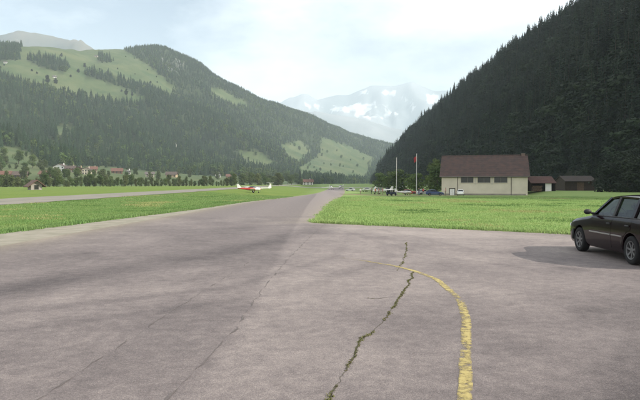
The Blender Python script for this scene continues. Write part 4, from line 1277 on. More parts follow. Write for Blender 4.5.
    for nm, a in (('windscreen', 'A'), ('rear_window', 'D')):
        mesh_obj(nm, [bp_(a, -1), bp_(a, 1), rp_(a, 1), rp_(a, -1)], [(0, 1, 2, 3)], M_CARGLASS, car)
    # doors: skins a few mm proud of the body, with open gaps between them
    def door(y0, y1, s, arch=None):
        ny, nz_ = 10, 9
        V = []; F = []
        zs0 = 0.27
        for lay in (0.006, -0.02):
            for i in range(ny + 1):
                y = y0 + (y1 - y0) * i / ny
                for j in range(nz_ + 1):
                    z = zs0 + (ft(y) - 0.02 - zs0) * j / nz_
                    yy_ = y
                    if arch is not None:
                        dz_ = z - 0.30
                        if abs(dz_) < 0.40:
                            lim = math.sqrt(max(0, 0.40 ** 2 - dz_ ** 2))
                            if arch < y0: yy_ = max(y, arch + lim) if i < ny else y
                            else: yy_ = min(y, arch - lim) if i > 0 else y
                    V.append((s * (side_x(yy_, z) + lay), yy_, z))
        st_ = nz_ + 1; off = (ny + 1) * st_
        for i in range(ny):
            for j in range(nz_):
                a = i * st_ + j
                F.append((a, a + st_, a + st_ + 1, a + 1))
        for i in range(ny):
            for j in (0, nz_):
                a = i * st_ + j; F.append((a, a + st_, a + st_ + off, a + off))
        for j in range(nz_):
            for i in (0, ny):
                a = i * st_ + j; F.append((a, a + 1, a + 1 + off, a + off))
        o = mesh_obj('door', V, F, paint, car)
        bm_ = bmesh.new(); bm_.from_mesh(o.data); bmesh.ops.recalc_face_normals(bm_, faces=bm_.faces[:]); bm_.to_mesh(o.data); bm_.free()
        o.data.polygons.foreach_set('use_smooth', [True] * len(o.data.polygons))
        try: o.data.set_sharp_from_angle(angle=R(40))
        except Exception: pass
        hy = y0 + 0.13
        bm_ = bmesh.new(); xo = side_x(hy, 0.80)
        xa, xb = sorted((s * (xo + 0.004), s * (xo + 0.034)))
        add_box(bm_, xa, xb, hy - 0.08, hy + 0.08, 0.785, 0.82)
        bmesh.ops.bevel(bm_, geom=bm_.edges[:], offset=0.008, segments=1, affect='EDGES')
        bm_obj('handle', bm_, M_BLACKPL, o)
        # rubbing strip on each door
        bm_ = bmesh.new()
        r0 = []
        a_, b_ = (y0 + 0.02, y1 - 0.02)
        if arch is not None and arch < y0 + 0.3: a_ = max(a_, arch + 0.36)
        for y in np.linspace(a_, b_, 5):
            xo = side_x(y, 0.56) + 0.006
            r0.append([(s * xo, y, 0.546), (s * (xo + 0.016), y, 0.550), (s * (xo + 0.016), y, 0.570), (s * xo, y, 0.576)])
        loft(bm_, r0); bmesh.ops.recalc_face_normals(bm_, faces=bm_.faces[:])
        bm_obj('rubbing_strip', bm_, M_CHROME, o)
        return o
    for s in (-1, 1):
        door(-0.37, 0.74, s); door(-1.22, -0.385, s, arch=-1.25)
        # mirror
        bm = bmesh.new()
        bmesh.ops.create_icosphere(bm, subdivisions=2, radius=1.0)
        for v in bm.verts: v.co = Vector((s * 0.955 + v.co.x * 0.095, 0.60 + v.co.y * 0.055, 1.03 + v.co.z * 0.065))
        bm_obj('mirror', bm, M_BLACKPL, car, smooth=True)
        tube('mirror_arm', (s * 0.77, 0.62, 0.98), (s * 0.92, 0.61, 1.02), 0.025, M_BLACKPL, car)
    # wheels
    for y in (1.35, -1.25):
        for s in (-1, 1):
            w = bpy.data.objects.new('wheel', None); COL.objects.link(w); w.parent = car; w.location = (s * 0.755, y, 0.30)
            bm = bmesh.new()
            prof = [(0.195, -0.085), (0.235, -0.092), (0.275, -0.092), (0.293, -0.078), (0.30, -0.05), (0.30, 0.05), (0.293, 0.078), (0.275, 0.092), (0.235, 0.092), (0.195, 0.085)]
            N = 36
            ringv = [[bm.verts.new((s * 1 * px_, math.cos(6.28319 * i / N) * rr, math.sin(6.28319 * i / N) * rr)) for rr, px_ in prof] for i in range(N)]
            for i in range(N):
                a, b = ringv[i], ringv[(i + 1) % N]
                for j in range(len(prof) - 1): bm.faces.new((a[j], a[j + 1], b[j + 1], b[j]))
            bm_obj('tyre', bm, M_TYRE, w, smooth=True)
            bm = bmesh.new()
            # rim: dished ring, hub and five spokes
            def ringface(r0_, x0_, r1_, x1_):
                A = [bm.verts.new((s * x0_, math.cos(6.28319 * i / N) * r0_, math.sin(6.28319 * i / N) * r0_)) for i in range(N)]
                B = [bm.verts.new((s * x1_, math.cos(6.28319 * i / N) * r1_, math.sin(6.28319 * i / N) * r1_)) for i in range(N)]
                for i in range(N): bm.faces.new((A[i], A[(i + 1) % N], B[(i + 1) % N], B[i]))
            ringface(0.200, 0.086, 0.175, 0.080); ringface(0.175, 0.080, 0.172, -0.05)
            ringface(0.062, 0.062, 0.001, 0.068); ringface(0.068, 0.02, 0.062, 0.062)
            for k in range(7):
                t_ = 6.28319 * k / 7 + 0.2; u_ = Vector((0, math.cos(t_), math.sin(t_))); v_ = Vector((0, -math.sin(t_), math.cos(t_)))
                rr = []
                for rad, hw_, xx in ((0.05, 0.022, 0.060), (0.12, 0.020, 0.066), (0.18, 0.028, 0.074)):
                    c = u_ * rad
                    rr.append([c + v_ * hw_ + Vector((s * xx, 0, 0)), c - v_ * hw_ + Vector((s * xx, 0, 0)), c - v_ * hw_ + Vector((s * (xx - 0.03), 0, 0)), c + v_ * hw_ + Vector((s * (xx - 0.03), 0, 0))])
                loft(bm, rr)
            bmesh.ops.recalc_face_normals(bm, faces=bm.faces[:])
            bm_obj('rim', bm, M_RIM, w)
            tube('brake_disc', (s * 0.0, 0, 0), (s * 0.02, 0, 0), 0.13, M_ZINC, w, n=20)
    # wells, bumpers, lamps
    bm = bmesh.new(); add_box(bm, -0.58, 0.58, -1.9, 1.9, 0.22, 0.5); bm_obj('underbody', bm, M_BLACKPL, car)
    for ysg, nm in ((1, 'front_bumper'), (-1, 'rear_bumper')):
        bm = bmesh.new(); rr = []
        for k in np.linspace(-1, 1, 15):
            ex = 2.255 if ysg > 0 else 2.215
            y = ysg * (ex - 0.40 * abs(k) ** 3.2); x = k * 0.845
            if abs(k) == 1: y = ysg * (ex - 0.48)
            nrm = 0.02
            rr.append([(x, y - ysg * 0.10, 0.28), (x, y, 0.30), (x, y + ysg * 0.012, 0.42), (x, y, 0.53), (x, y - ysg * 0.10, 0.55)])
        loft(bm, rr); bmesh.ops.recalc_face_normals(bm, faces=bm.faces[:])
        bm_obj(nm, bm, M_BLACKPL if ysg > 0 else paint, car, smooth=True)
    for s in (-1, 1):
        xa, xb = sorted((s * 0.36, s * 0.74))
        box('headlight', xa, xb, 2.08, 2.185, 0.575, 0.675, M_HEAD, car, bevel=0.02)
        xa, xb = sorted((s * 0.42, s * 0.74))
        box('tail_light', xa, xb, -2.17, -2.06, 0.66, 0.80, M_TAIL, car, bevel=0.02)
    box('grille', -0.33, 0.33, 2.12, 2.205, 0.575, 0.655, M_BLACKPL, car, bevel=0.01)
    box('licence_plate', -0.26, 0.26, -2.245, -2.225, 0.40, 0.51, M_WHITE, car)
    # interior: seats, dashboard, steering wheel
    for x in (-0.36, 0.36):
        box('seat', x - 0.24, x + 0.24, -0.62, -0.42, 0.62, 1.12, M_SEAT, car, bevel=0.05)
        box('headrest', x - 0.13, x + 0.13, -0.62, -0.52, 1.13, 1.27, M_SEAT, car, bevel=0.04)
    box('rear_seat', -0.58, 0.58, -1.46, -1.26, 0.62, 1.13, M_SEAT, car, bevel=0.05)
    box('dashboard', -0.70, 0.70, 0.36, 0.72, 0.90, 1.015, M_SEAT, car, bevel=0.04)
    bm = bmesh.new()
    c0 = Vector((-0.36, 0.30, 1.0)); ax = Vector((0, 0.9, -0.42)).normalized(); e1 = Vector((1, 0, 0)); e2 = ax.cross(e1)
    N = 16
    pts_ = [c0 + (e1 * math.cos(6.283 * i / N) + e2 * math.sin(6.283 * i / N)) * 0.18 for i in range(N)]
    for i in range(N): add_tube(bm, pts_[i], pts_[(i + 1) % N], 0.014, None, 5)
    add_tube(bm, pts_[0], pts_[8], 0.012, None, 5)
    bm_obj('steering_wheel', bm, M_BLACKPL, car)
    return car

PAINT_DARK = car_paint('dark_maroon_paint', (0.008, 0.003, 0.0045), 0.12)
make_car('parked_car', 'dark maroon hatchback parked on the asphalt at the right edge', PAINT_DARK, (7.37, 14.3, 0.034), 0)
gpos = on_ground(434.5, 143)
make_car('parked_car', 'dark blue car parked beside the left corner of the hangar', car_paint('blue_paint', (0.03, 0.055, 0.13), 0.3), (gpos.x, gpos.y, gpos.z + 0.01), R(-96), S=0.93)
gpos = on_ground(460.5, 147.6)
make_car('parked_car', 'small white car seen end on against the hangar wall', car_paint('white_car_paint', (0.78, 0.78, 0.75), 0.3), (gpos.x, gpos.y, gpos.z + 0.01), R(-12), S=0.95)

# dark blue off-roader with a white hard top
def make_jeep(label, loc, rz):
    j = thing('off_roader', label, 'car', loc, rz)
    pb = car_paint('navy_paint', (0.020, 0.027, 0.055), 0.35)
    bm = bmesh.new()
    rings = []
    for x, hw_, zb_, zt in ((-1.75, 0.74, 0.45, 0.95), (-1.7, 0.78, 0.4, 1.02), (0.35, 0.78, 0.4, 1.02), (0.45, 0.76, 0.4, 1.0), (1.65, 0.70, 0.42, 0.95), (1.75, 0.64, 0.46, 0.88)):
        rings.append([(x, -hw_, zb_), (x, -hw_, zt - 0.06), (x, -hw_ + 0.06, zt), (x, hw_ - 0.06, zt), (x, hw_, zt - 0.06), (x, hw_, zb_)])
    loft(bm, rings); bmesh.ops.recalc_face_normals(bm, faces=bm.faces[:])
    bm_obj('body', bm, pb, j)
    bm = bmesh.new(); loft(bm, [[(-1.68, -0.72, 1.62), (-1.68, 0.72, 1.62), (0.22, 0.70, 1.64), (0.22, -0.70, 1.64)], [(-1.6, -0.66, 1.74), (-1.6, 0.66, 1.74), (0.14, 0.64, 1.76), (0.14, -0.64, 1.76)]])
    bm_obj('hard_top', bm, M_WHITE, j)
    for x, t_ in ((-1.64, 0), (-0.75, 0), (0.30, -0.12)):
        for s in (-1, 1): tube('pillar', (x, s * 0.73, 1.0), (x + t_, s * 0.69, 1.64), 0.05, M_WHITE if x < 0 else pb, j, n=6)
    for s in (-1, 1):
        mesh_obj('side_window', [(-1.6, s * 0.725, 1.02), (0.28, s * 0.725, 1.02), (0.18, s * 0.69, 1.62), (-1.6, s * 0.69, 1.62)], [(0, 1, 2, 3)], M_CARGLASS, j)
        box('headlight', 1.72, 1.78, s * 0.5 - 0.1, s * 0.5 + 0.1, 0.62, 0.82, M_HEAD, j)
    mesh_obj('windscreen', [(0.33, -0.7, 1.0), (0.33, 0.7, 1.0), (0.2, 0.66, 1.63), (0.2, -0.66, 1.63)], [(0, 1, 2, 3)], M_CARGLASS, j)
    box('bumper', 1.76, 1.88, -0.72, 0.72, 0.42, 0.54, M_BLACKPL, j, bevel=0.02)
    for x in (-1.1, 1.1):
        for s in (-1, 1):
            w = bpy.data.objects.new('wheel', None); COL.objects.link(w); w.parent = j; w.location = (x, s * 0.72, 0.34)
            tube('tyre', (0, -0.1, 0), (0, 0.1, 0), 0.34, M_TYRE, w, n=20); tube('rim', (0, s * 0.09, 0), (0, s * 0.112, 0), 0.2, M_RIM, w, n=14)
    tube('spare_wheel', (-1.95, 0, 0.95), (-1.76, 0, 0.95), 0.33, M_TYRE, j, n=18)
    return j
gpos = on_ground(391.5, 139)
make_jeep('dark blue off-roader with white hard top parked left of the bare flag pole', (gpos.x, gpos.y, gpos.z + 0.03), R(55)).scale = (0.78,) * 3

# ------------------------------------------------------------------ aircraft
M_AIRWHITE = mat('aircraft_white', (0.66, 0.65, 0.60), 0.35, var=0.06, scale=1.0, spec=0.5)
M_AIRRED = mat('aircraft_red', (0.46, 0.028, 0.020), 0.35, spec=0.5)
M_CANOPY = mat('aircraft_canopy', (0.035, 0.042, 0.045), 0.08, spec=0.6)
def ell(x, hy, hz, zc, n=14):
    return [(x, math.cos(6.28319 * i / n) * hy, zc + math.sin(6.28319 * i / n) * hz) for i in range(n)]
def slab(name, pts4, th, m, parent, rounded=True):
    """tapered aerofoil-like slab from root to tip; pts4 = [(root le),(root te),(tip te),(tip le)]"""
    le0, te0, te1, le1 = [Vector(p) for p in pts4]
    up = (te0 - le0).cross(le1 - le0).normalized()
    bm = bmesh.new(); rr = []
    for le, te, k in ((le0, te0, 1.0), (le1, te1, 0.6)):
        c = lambda f: le + (te - le) * f
        rr.append([c(0.0), c(0.08) + up * th * k * 0.6, c(0.3) + up * th * k, c(0.7) + up * th * k * 0.5, c(1.0), c(0.7) - up * th * k * 0.25, c(0.3) - up * th * k * 0.5, c(0.08) - up * th * k * 0.4])
    loft(bm, rr); bmesh.ops.recalc_face_normals(bm, faces=bm.faces[:])
    return bm_obj(name, bm, m, parent, smooth=False)
def light_plane(label, loc, rz, high=False, red=False, S=1.0, group=None, name='light_aircraft'):
    """nose towards +x"""
    a = thing(name, label, 'aircraft', loc, rz, group, S)
    prof = [(2.35, 0.20, 0.20, 1.12), (2.25, 0.36, 0.34, 1.12), (1.6, 0.48, 0.46, 1.14), (0.9, 0.54, 0.52, 1.16), (0.2, 0.55, 0.56, 1.2), (-0.8, 0.46, 0.46, 1.22), (-2.2, 0.26, 0.28, 1.26), (-3.6, 0.13, 0.17, 1.32), (-4.3, 0.05, 0.10, 1.36)]
    bm = bmesh.new(); loft(bm, [ell(*p) for p in prof]); bmesh.ops.recalc_face_normals(bm, faces=bm.faces[:])
    fus = bm_obj('fuselage', bm, M_AIRWHITE, a, smooth=True)
    if red:   # broad red flash sweeping along the flank
        for s in (-1, 1):
            V = []; F = []
            for x, z0_, z1_ in ((-4.25, 1.27, 1.45), (-3.4, 1.15, 1.48), (-2.2, 0.99, 1.53), (-1.0, 0.80, 1.66), (0.1, 0.66, 1.58), (0.9, 0.66, 1.25)):
                hy = float(np.interp(x, [p[0] for p in prof][::-1], [p[1] for p in prof][::-1])); hz = float(np.interp(x, [p[0] for p in prof][::-1], [p[2] for p in prof][::-1])); zc = float(np.interp(x, [p[0] for p in prof][::-1], [p[3] for p in prof][::-1]))
                for z in np.linspace(z0_, z1_, 7):
                    q = max(0, 1 - ((z - zc) / hz) ** 2)
                    V.append((x, s * (hy * math.sqrt(q) + 0.02), z))
            for i in range(5):
                for j_ in range(6): b_ = i * 7 + j_; F.append((b_, b_ + 7, b_ + 8, b_ + 1))
            mesh_obj('red_flash', V, F, M_AIRRED, fus)
    bm = bmesh.new(); loft(bm, [ell(*p) for p in ((1.25, 0.15, 0.05, 1.62), (0.9, 0.40, 0.26, 1.62), (0.2, 0.46, 0.36, 1.66), (-0.6, 0.40, 0.30, 1.62), (-1.3, 0.2, 0.10, 1.52))])
    bmesh.ops.recalc_face_normals(bm, faces=bm.faces[:])
    bm_obj('canopy', bm, M_CANOPY, a, smooth=True)
    zw = 2.02 if high else 0.86
    for s in (-1, 1):
        dh = 0.06 if high else 0.42
        slab('wing', [(0.95, s * 0.35, zw), (-0.65, s * 0.35, zw), (-0.45, s * 4.7, zw + dh), (0.75, s * 4.7, zw + dh)], 0.11, M_AIRWHITE, a)
        slab('tailplane', [(-3.4, s * 0.05, 1.42), (-4.25, s * 0.05, 1.42), (-4.2, s * 1.5, 1.46), (-3.7, s * 1.5, 1.46)], 0.05, M_AIRWHITE, a)
        tube('gear_leg', (0.35, s * 0.4, 0.85), (0.35, s * 1.1, 0.25), 0.05, M_AIRWHITE, a, n=6)
        tube('wheel', (0.35, s * 1.04, 0.2), (0.35, s * 1.18, 0.2), 0.20, M_TYRE, a, n=14)
        if high: tube('strut', (0.3, s * 0.5, 1.0), (0.2, s * 2.3, zw - 0.02), 0.045, M_AIRWHITE, a, n=6)
    fin = slab('fin', [(-3.1, 0, 1.42), (-4.35, 0, 1.38), (-4.55, 0, 2.62), (-3.95, 0, 2.62)], 0.06, M_AIRWHITE, a)
    tube('nose_gear', (1.75, 0, 0.9), (1.85, 0, 0.2), 0.045, M_ZINC, a, n=6); tube('wheel', (1.85, -0.06, 0.18), (1.85, 0.06, 0.18), 0.18, M_TYRE, a, n=14)
    sp = bpy.data.objects.new('propeller', None); COL.objects.link(sp); sp.parent = a; sp.location = (2.35, 0, 1.12)
    bm = bmesh.new(); loft(bm, [ell(0.0, 0.18, 0.18, 0), ell(0.15, 0.13, 0.13, 0), ell(0.28, 0.03, 0.03, 0)]); bm_obj('spinner', bm, M_AIRRED if red else M_AIRWHITE, sp, smooth=True)
    for s in (-1, 1):
        bm = bmesh.new(); loft(bm, [[(0.05, -0.03 * s, s * 0.1), (0.12, 0.03 * s, s * 0.1), (0.12, 0.05 * s, s * 0.11), (0.05, -0.02 * s, s * 0.11)], [(0.06, -0.07, s * 0.5), (0.10, 0.07, s * 0.5), (0.11, 0.07, s * 0.5), (0.07, -0.07, s * 0.5)], [(0.08, -0.04, s * 0.93), (0.09, 0.04, s * 0.93), (0.10, 0.04, s * 0.93), (0.09, -0.04, s * 0.93)]])
        bm_obj('blade', bm, M_BLACKPL, sp)
    return a
def glider(label, loc, rz, S=1.0, nose_red=False):
    """sailplane with T tail, nose towards -x"""
    a = thing('glider', label, 'glider', loc, rz, None, S)
    prof = [(-2.6, 0.04, 0.05, 0.72), (-2.3, 0.20, 0.22, 0.74), (-1.5, 0.31, 0.38, 0.80), (-0.6, 0.31, 0.42, 0.84), (0.3, 0.24, 0.34, 0.88), (1.2, 0.14, 0.18, 0.94), (2.6, 0.10, 0.13, 0.98), (4.2, 0.08, 0.11, 1.02)]
    bm = bmesh.new(); loft(bm, [ell(*p) for p in prof]); bmesh.ops.recalc_face_normals(bm, faces=bm.faces[:]); bm_obj('fuselage', bm, M_AIRWHITE, a, smooth=True)
    bm = bmesh.new(); loft(bm, [ell(*p) for p in ((-2.1, 0.08, 0.04, 0.95), (-1.6, 0.24, 0.22, 1.06), (-0.9, 0.26, 0.28, 1.10), (-0.3, 0.12, 0.1, 1.16))]); bmesh.ops.recalc_face_normals(bm, faces=bm.faces[:]); bm_obj('canopy', bm, M_CANOPY, a, smooth=True)
    for s in (-1, 1):
        slab('wing', [(-0.4, s * 0.2, 1.12), (0.5, s * 0.2, 1.12), (0.25, s * 5.4, 1.12 + (0.35 if s > 0 else -0.15)), (-0.1, s * 5.4, 1.12 + (0.35 if s > 0 else -0.15))], 0.07, M_AIRWHITE, a)
        slab('tailplane', [(3.75, s * 0.02, 2.16), (4.35, s * 0.02, 2.16), (4.3, s * 1.35, 2.18), (3.98, s * 1.35, 2.18)], 0.05, M_AIRWHITE, a)
    slab('fin', [(3.55, 0, 1.05), (4.45, 0, 0.98), (4.35, 0, 2.15), (3.80, 0, 2.15)], 0.05, M_AIRWHITE, a)
    tube('wheel', (-0.5, -0.06, 0.36), (-0.5, 0.06, 0.36), 0.34, M_TYRE, a, n=16)
    return a

p = on_ground(252.3, 142)
light_plane('red and white light aircraft parked with its tail to the left', (p.x, p.y, p.z), R(3), red=True, S=0.78)
p = on_ground(255.2, 150)
glider('white T-tailed glider parked just right of the red and white aircraft', (p.x, p.y, p.z), R(40), S=1.08)
p = on_ground(380, 176)
light_plane('white high winged aircraft parked left of the bare flag pole', (p.x, p.y, p.z), R(188), high=True, S=0.85)
p = on_ground(405.5, 152)
light_plane('white low winged aircraft between the two flag poles', (p.x, p.y, p.z), R(12), S=0.62)
p = on_ground(367, 236)
light_plane('white low winged aircraft furthest left on the parking grass', (p.x, p.y, p.z), R(160), S=0.8)
p = on_ground(388, 215)
light_plane('white aircraft parked behind the dark blue off-roader', (p.x, p.y, p.z), R(200), S=0.85)
for (u_, d_, rz_, nm_, c_, lab_) in ((424.5, 158, -80, 'silver_paint', (0.42, 0.42, 0.42), 'silver car parked left of the dark blue car'), (350.5, 262, 60, 'pale_car_paint', (0.6, 0.6, 0.57), 'pale car far off right of the taxiway end'), (409.5, 172, -100, 'red_car_paint', (0.33, 0.05, 0.04), 'red car behind the white low winged aircraft')):
    p = on_ground(u_, d_)
    make_car('parked_car', lab_, car_paint(nm_, c_, 0.3), (p.x, p.y, p.z + 0.01), R(rz_), S=0.93)
p = on_ground(331, 305)
light_plane('white aircraft standing nose on at the far end of the taxiway', (p.x, p.y, p.z + 0.04), R(-80), S=1.0)
p = on_ground(341, 330)
light_plane('white high winged aircraft behind the one at the far taxiway end', (p.x, p.y, p.z + 0.04), R(-110), high=True, S=1.0)

# ------------------------------------------------------------------ flag poles
M_POLE = mat('pale_pole', (0.55, 0.54, 0.52), 0.5, var=0.1, scale=2)
p = on_ground(396.5, 158)
fp = thing('flag_pole', 'bare pale flag pole left of the pole with the red flag', 'flag pole', (p.x, p.y, p.z))
tube('pole', (0, 0, 0), (0, 0, 9.3), 0.085, M_POLE, fp, 0.05); tube('base_plate', (0, 0, 0), (0, 0, 0.12), 0.25, M_ZINC, fp); bm = bmesh.new(); bmesh.ops.create_icosphere(bm, subdivisions=1, radius=0.10, matrix=Matrix.Translation((0, 0, 9.36))); bm_obj('finial', bm, M_POLE, fp)
p = on_ground(416.5, 154)
fq = thing('flag_pole', 'tall pale flag pole flying a limp red flag', 'flag pole', (p.x, p.y, p.z))
tube('pole', (0, 0, 0), (0, 0, 10.1), 0.085, M_POLE, fq, 0.05); tube('base_plate', (0, 0, 0), (0, 0, 0.12), 0.25, M_ZINC, fq); bm = bmesh.new(); bmesh.ops.create_icosphere(bm, subdivisions=1, radius=0.10, matrix=Matrix.Translation((0, 0, 10.16))); bm_obj('finial', bm, M_POLE, fq)
V = []; F = []
nu, nv = 10, 12
for i in range(nu + 1):
    for j_ in range(nv + 1):
        f = i / nu; g = j_ / nv
        V.append((-0.07 - 0.85 * f * (0.75 + 0.25 * (1 - g)), 0.16 * math.sin(f * 9 + g * 2) * (0.3 + 0.7 * g) * f, 9.55 - 1.55 * g - 0.55 * f * f))
for i in range(nu):
    for j_ in range(nv):
        a = i * (nv + 1) + j_; F.append((a, a + nv + 1, a + nv + 2, a + 1))
fl = mesh_obj('red_flag', V, F, mat('red_cloth', (0.30, 0.035, 0.04), 0.8, var=0.15, scale=2, translucent=0.2), None, smooth=True)
fl.location = (p.x, p.y, p.z + 1.9); fl.scale = (0.8, 0.8, 0.8)
sm = fl.modifiers.new('t', 'SOLIDIFY'); sm.thickness = 0.006
tag(fl, 'limp red flag hanging from the right flag pole', 'flag')

# ------------------------------------------------------------------ people (a few pixels tall)
M_SKIN = mat('skin', (0.45, 0.28, 0.20), 0.6)
M_HAIR = mat('hair', (0.04, 0.028, 0.02), 0.8)
def person(label, loc, rz, shirt, trousers, pose=0, seed=0):
    e = thing('person', label, 'person', loc, rz)
    J = {'pel': (0, 0, 0.95, .15, .11), 'wst': (0, 0, 1.10, .13, .095), 'chs': (0, 0, 1.32, .165, .105), 'nck': (0, 0.0, 1.47, .058, .058), 'hd0': (0, 0.02, 1.56, .078, .088), 'hd1': (0, 0.015, 1.68, .080, .095), 'hd2': (0, 0.0, 1.745, .05, .06)}
    E = [('pel', 'wst'), ('wst', 'chs'), ('chs', 'nck'), ('nck', 'hd0'), ('hd0', 'hd1'), ('hd1', 'hd2')]
    for s, t in ((-1, 'l'), (1, 'r')):
        fwd = 0.16 * s if pose == 1 else 0.03 * s
        up = 0.25 if (pose == 2 and s > 0) else 0.0
        J['sh' + t] = (s * 0.19, 0, 1.40, .062, .062); J['el' + t] = (s * 0.25, -fwd * 0.6 + up * 0.6, 1.12 + up * 0.2, .046, .046); J['wr' + t] = (s * 0.25, 0.08 - fwd + up, 0.88 + up * 1.1, .033, .028); J['pm' + t] = (s * 0.25, 0.10 - fwd + up, 0.79 + up * 1.1, .042, .020)
        J['hp' + t] = (s * 0.10, 0, 0.90, .095, .10); J['kn' + t] = (s * 0.11, fwd * 0.7 + 0.02, 0.50, .062, .065); J['an' + t] = (s * 0.115, fwd - 0.02, 0.09, .042, .045); J['to' + t] = (s * 0.13, fwd + 0.16, 0.035, .042, .030)
        E += [('chs', 'sh' + t), ('sh' + t, 'el' + t), ('el' + t, 'wr' + t), ('wr' + t, 'pm' + t), ('pel', 'hp' + t), ('hp' + t, 'kn' + t), ('kn' + t, 'an' + t), ('an' + t, 'to' + t)]
    names = list(J); me = bpy.data.meshes.new('body')
    me.from_pydata([J[k][:3] for k in names], [(names.index(a), names.index(b)) for a, b in E], [])
    o = bpy.data.objects.new('tmp_person', me); COL.objects.link(o)
    o.modifiers.new('s', 'SKIN'); sv = me.skin_vertices[0].data
    for i, k in enumerate(names): sv[i].radius = J[k][3:5]; sv[i].use_root = (k == 'pel')
    ss = o.modifiers.new('u', 'SUBSURF'); ss.levels = 1; ss.render_levels = 1
    bme = bpy.data.meshes.new_from_object(o.evaluated_get(bpy.context.evaluated_depsgraph_get())); bpy.data.objects.remove(o)
    # five fingers on each hand, grown into the same mesh
    bm = bmesh.new(); bm.from_mesh(bme)
    for s, t in ((-1, 'l'), (1, 'r')):
        c = Vector(J['pm' + t][:3])
        for k in range(4):
            b0 = c + Vector((0, (k - 1.5) * 0.019, -0.02)); b1 = b0 + Vector((-s * 0.008, 0.006, -0.04)); b2 = b1 + Vector((-s * 0.02, 0.004, -0.03 - 0.006 * (k in (1, 2))))
            add_tube(bm, b0, b1, 0.009, 0.009, 5); add_tube(bm, b1, b2, 0.009, 0.006, 5)
        add_tube(bm, c + Vector((0, 0.03, 0.02)), c + Vector((-s * 0.02, 0.055, -0.03)), 0.011, 0.008, 5)
    add_tube(bm, (0, 0.10, 1.62), (0, 0.125, 1.60), 0.016, 0.012, 5)
    bm.to_mesh(bme); bm.free()
    b = link_mesh('body', bme, [M_SKIN, shirt, trousers, M_TYRE], e, smooth=True)
    for pl in bme.polygons:
        z = pl.center.z; ax = abs(pl.center.x)
        pl.material_index = 0 if z > 1.47 else (3 if z < 0.09 else (0 if (ax > 0.19 and z < 1.0) else (1 if z > 0.97 or (ax > 0.19 and z > 1.0) else 2)))
    bm = bmesh.new(); bmesh.ops.create_icosphere(bm, subdivisions=2, radius=1)
    for v in bm.verts: v.co = Vector((v.co.x * 0.092, -0.012 + v.co.y * 0.105, 1.69 + v.co.z * 0.085))
    bmesh.ops.delete(bm, geom=[v for v in bm.verts if v.co.y > 0.06 and v.co.z < 1.72], context='VERTS')
    bm_obj('hair', bm, M_HAIR, e, smooth=True)
    return e
SH = {k: mat('cloth_' + k, c, 0.9, var=0.15, scale=6) for k, c in {'white': (0.7, 0.68, 0.64), 'red': (0.5, 0.08, 0.06), 'orange': (0.55, 0.2, 0.08), 'blue': (0.06, 0.09, 0.2), 'pink': (0.55, 0.33, 0.30), 'dark': (0.04, 0.04, 0.045), 'khaki': (0.25, 0.21, 0.14)}.items()}
for (u, d, rz, sh_, tr_, pose, lab) in [
        (360.5, 172, 0.4, 'white', 'khaki', 1, 'person in white top standing apart at the left of the dirt strip'),
        (375.5, 165, 2.4, 'orange', 'dark', 0, 'person in orange top under the nose of the white high winged aircraft'),
        (378.6, 163, -1.2, 'pink', 'khaki', 2, 'person in pink top next to the one in red by the white aircraft'),
        (382.8, 163, 1.6, 'red', 'khaki', 0, 'person in red top beside the white high winged aircraft'),
        (371.5, 180, 0.6, 'khaki', 'dark', 1, 'person in khaki top behind the one in orange'),
        (419.0, 148, 2.0, 'dark', 'blue', 0, 'person in dark clothes just right of the red flag pole'),
        (423.2, 152, -0.6, 'red', 'dark', 1, 'person in red top between the red flag pole and the blue car'),
        (445.6, 146, 0.9, 'pink', 'khaki', 0, 'person in pink top standing by the white hangar door')]:
    g = on_ground(u, d)
    person(lab, (g.x, g.y, g.z + 0.02), rz, SH[sh_], SH[tr_], pose)

# ------------------------------------------------------------------ yellow guide line, cracks and weeds on the asphalt
def smooth_path(pts, n):
    P = [Vector((x, y, 0)) for x, y in pts]
    t = np.concatenate([[0], np.cumsum([(b - a).length for a, b in zip(P[:-1], P[1:])])])
    s = np.linspace(0, t[-1], n)
    return np.stack([catmull(t, [p.x for p in P], s), catmull(t, [p.y for p in P], s)], 1), s
YL = [(0.20, 2.2), (0.78, 3.6), (1.22, 5.17), (1.37, 5.82), (1.64, 6.93), (1.90, 8.12), (2.07, 9.46), (2.08, 10.9), (1.88, 11.96), (1.56, 12.8), (0.89, 13.8), (0.0, 14.8), (-1.4, 15.9)]
path, s_ = smooth_path(YL, 420)
tan = np.gradient(path, axis=0); tan /= np.linalg.norm(tan, axis=1)[:, None]
nor = np.stack([-tan[:, 1], tan[:, 0]], 1)
cols_ = np.linspace(-1, 1, 7)
LX = np.zeros((len(path), 7)); LY = LX.copy(); wear = LX.copy()
for i in range(len(path)):
    for j_, c in enumerate(cols_):
        hw_ = 0.060 + 0.012 * noise.noise(Vector((s_[i] * 3.5, c * 3, 5))) + 0.004 * noise.noise(Vector((s_[i] * 9, c * 3, 2)))
        LX[i, j_] = path[i, 0] + nor[i, 0] * c * hw_; LY[i, j_] = path[i, 1] + nor[i, 1] * c * hw_
        wear[i, j_] = 0.12 + 0.10 * noise.noise(Vector((s_[i] * 1.3, c * 0.8, 8))) + 0.07 * noise.noise(Vector((s_[i] * 5.0, c * 1.5, 3))) + 0.30 * float(smooth01(12.6, 15.2, path[i, 1])) + 0.12 * abs(c) ** 3 + 0.09 * float(np.exp(-((path[i, 1] - 6.35) / 0.35) ** 2)) + 0.10 * float(np.exp(-((path[i, 1] - 9.3) / 0.5) ** 2))
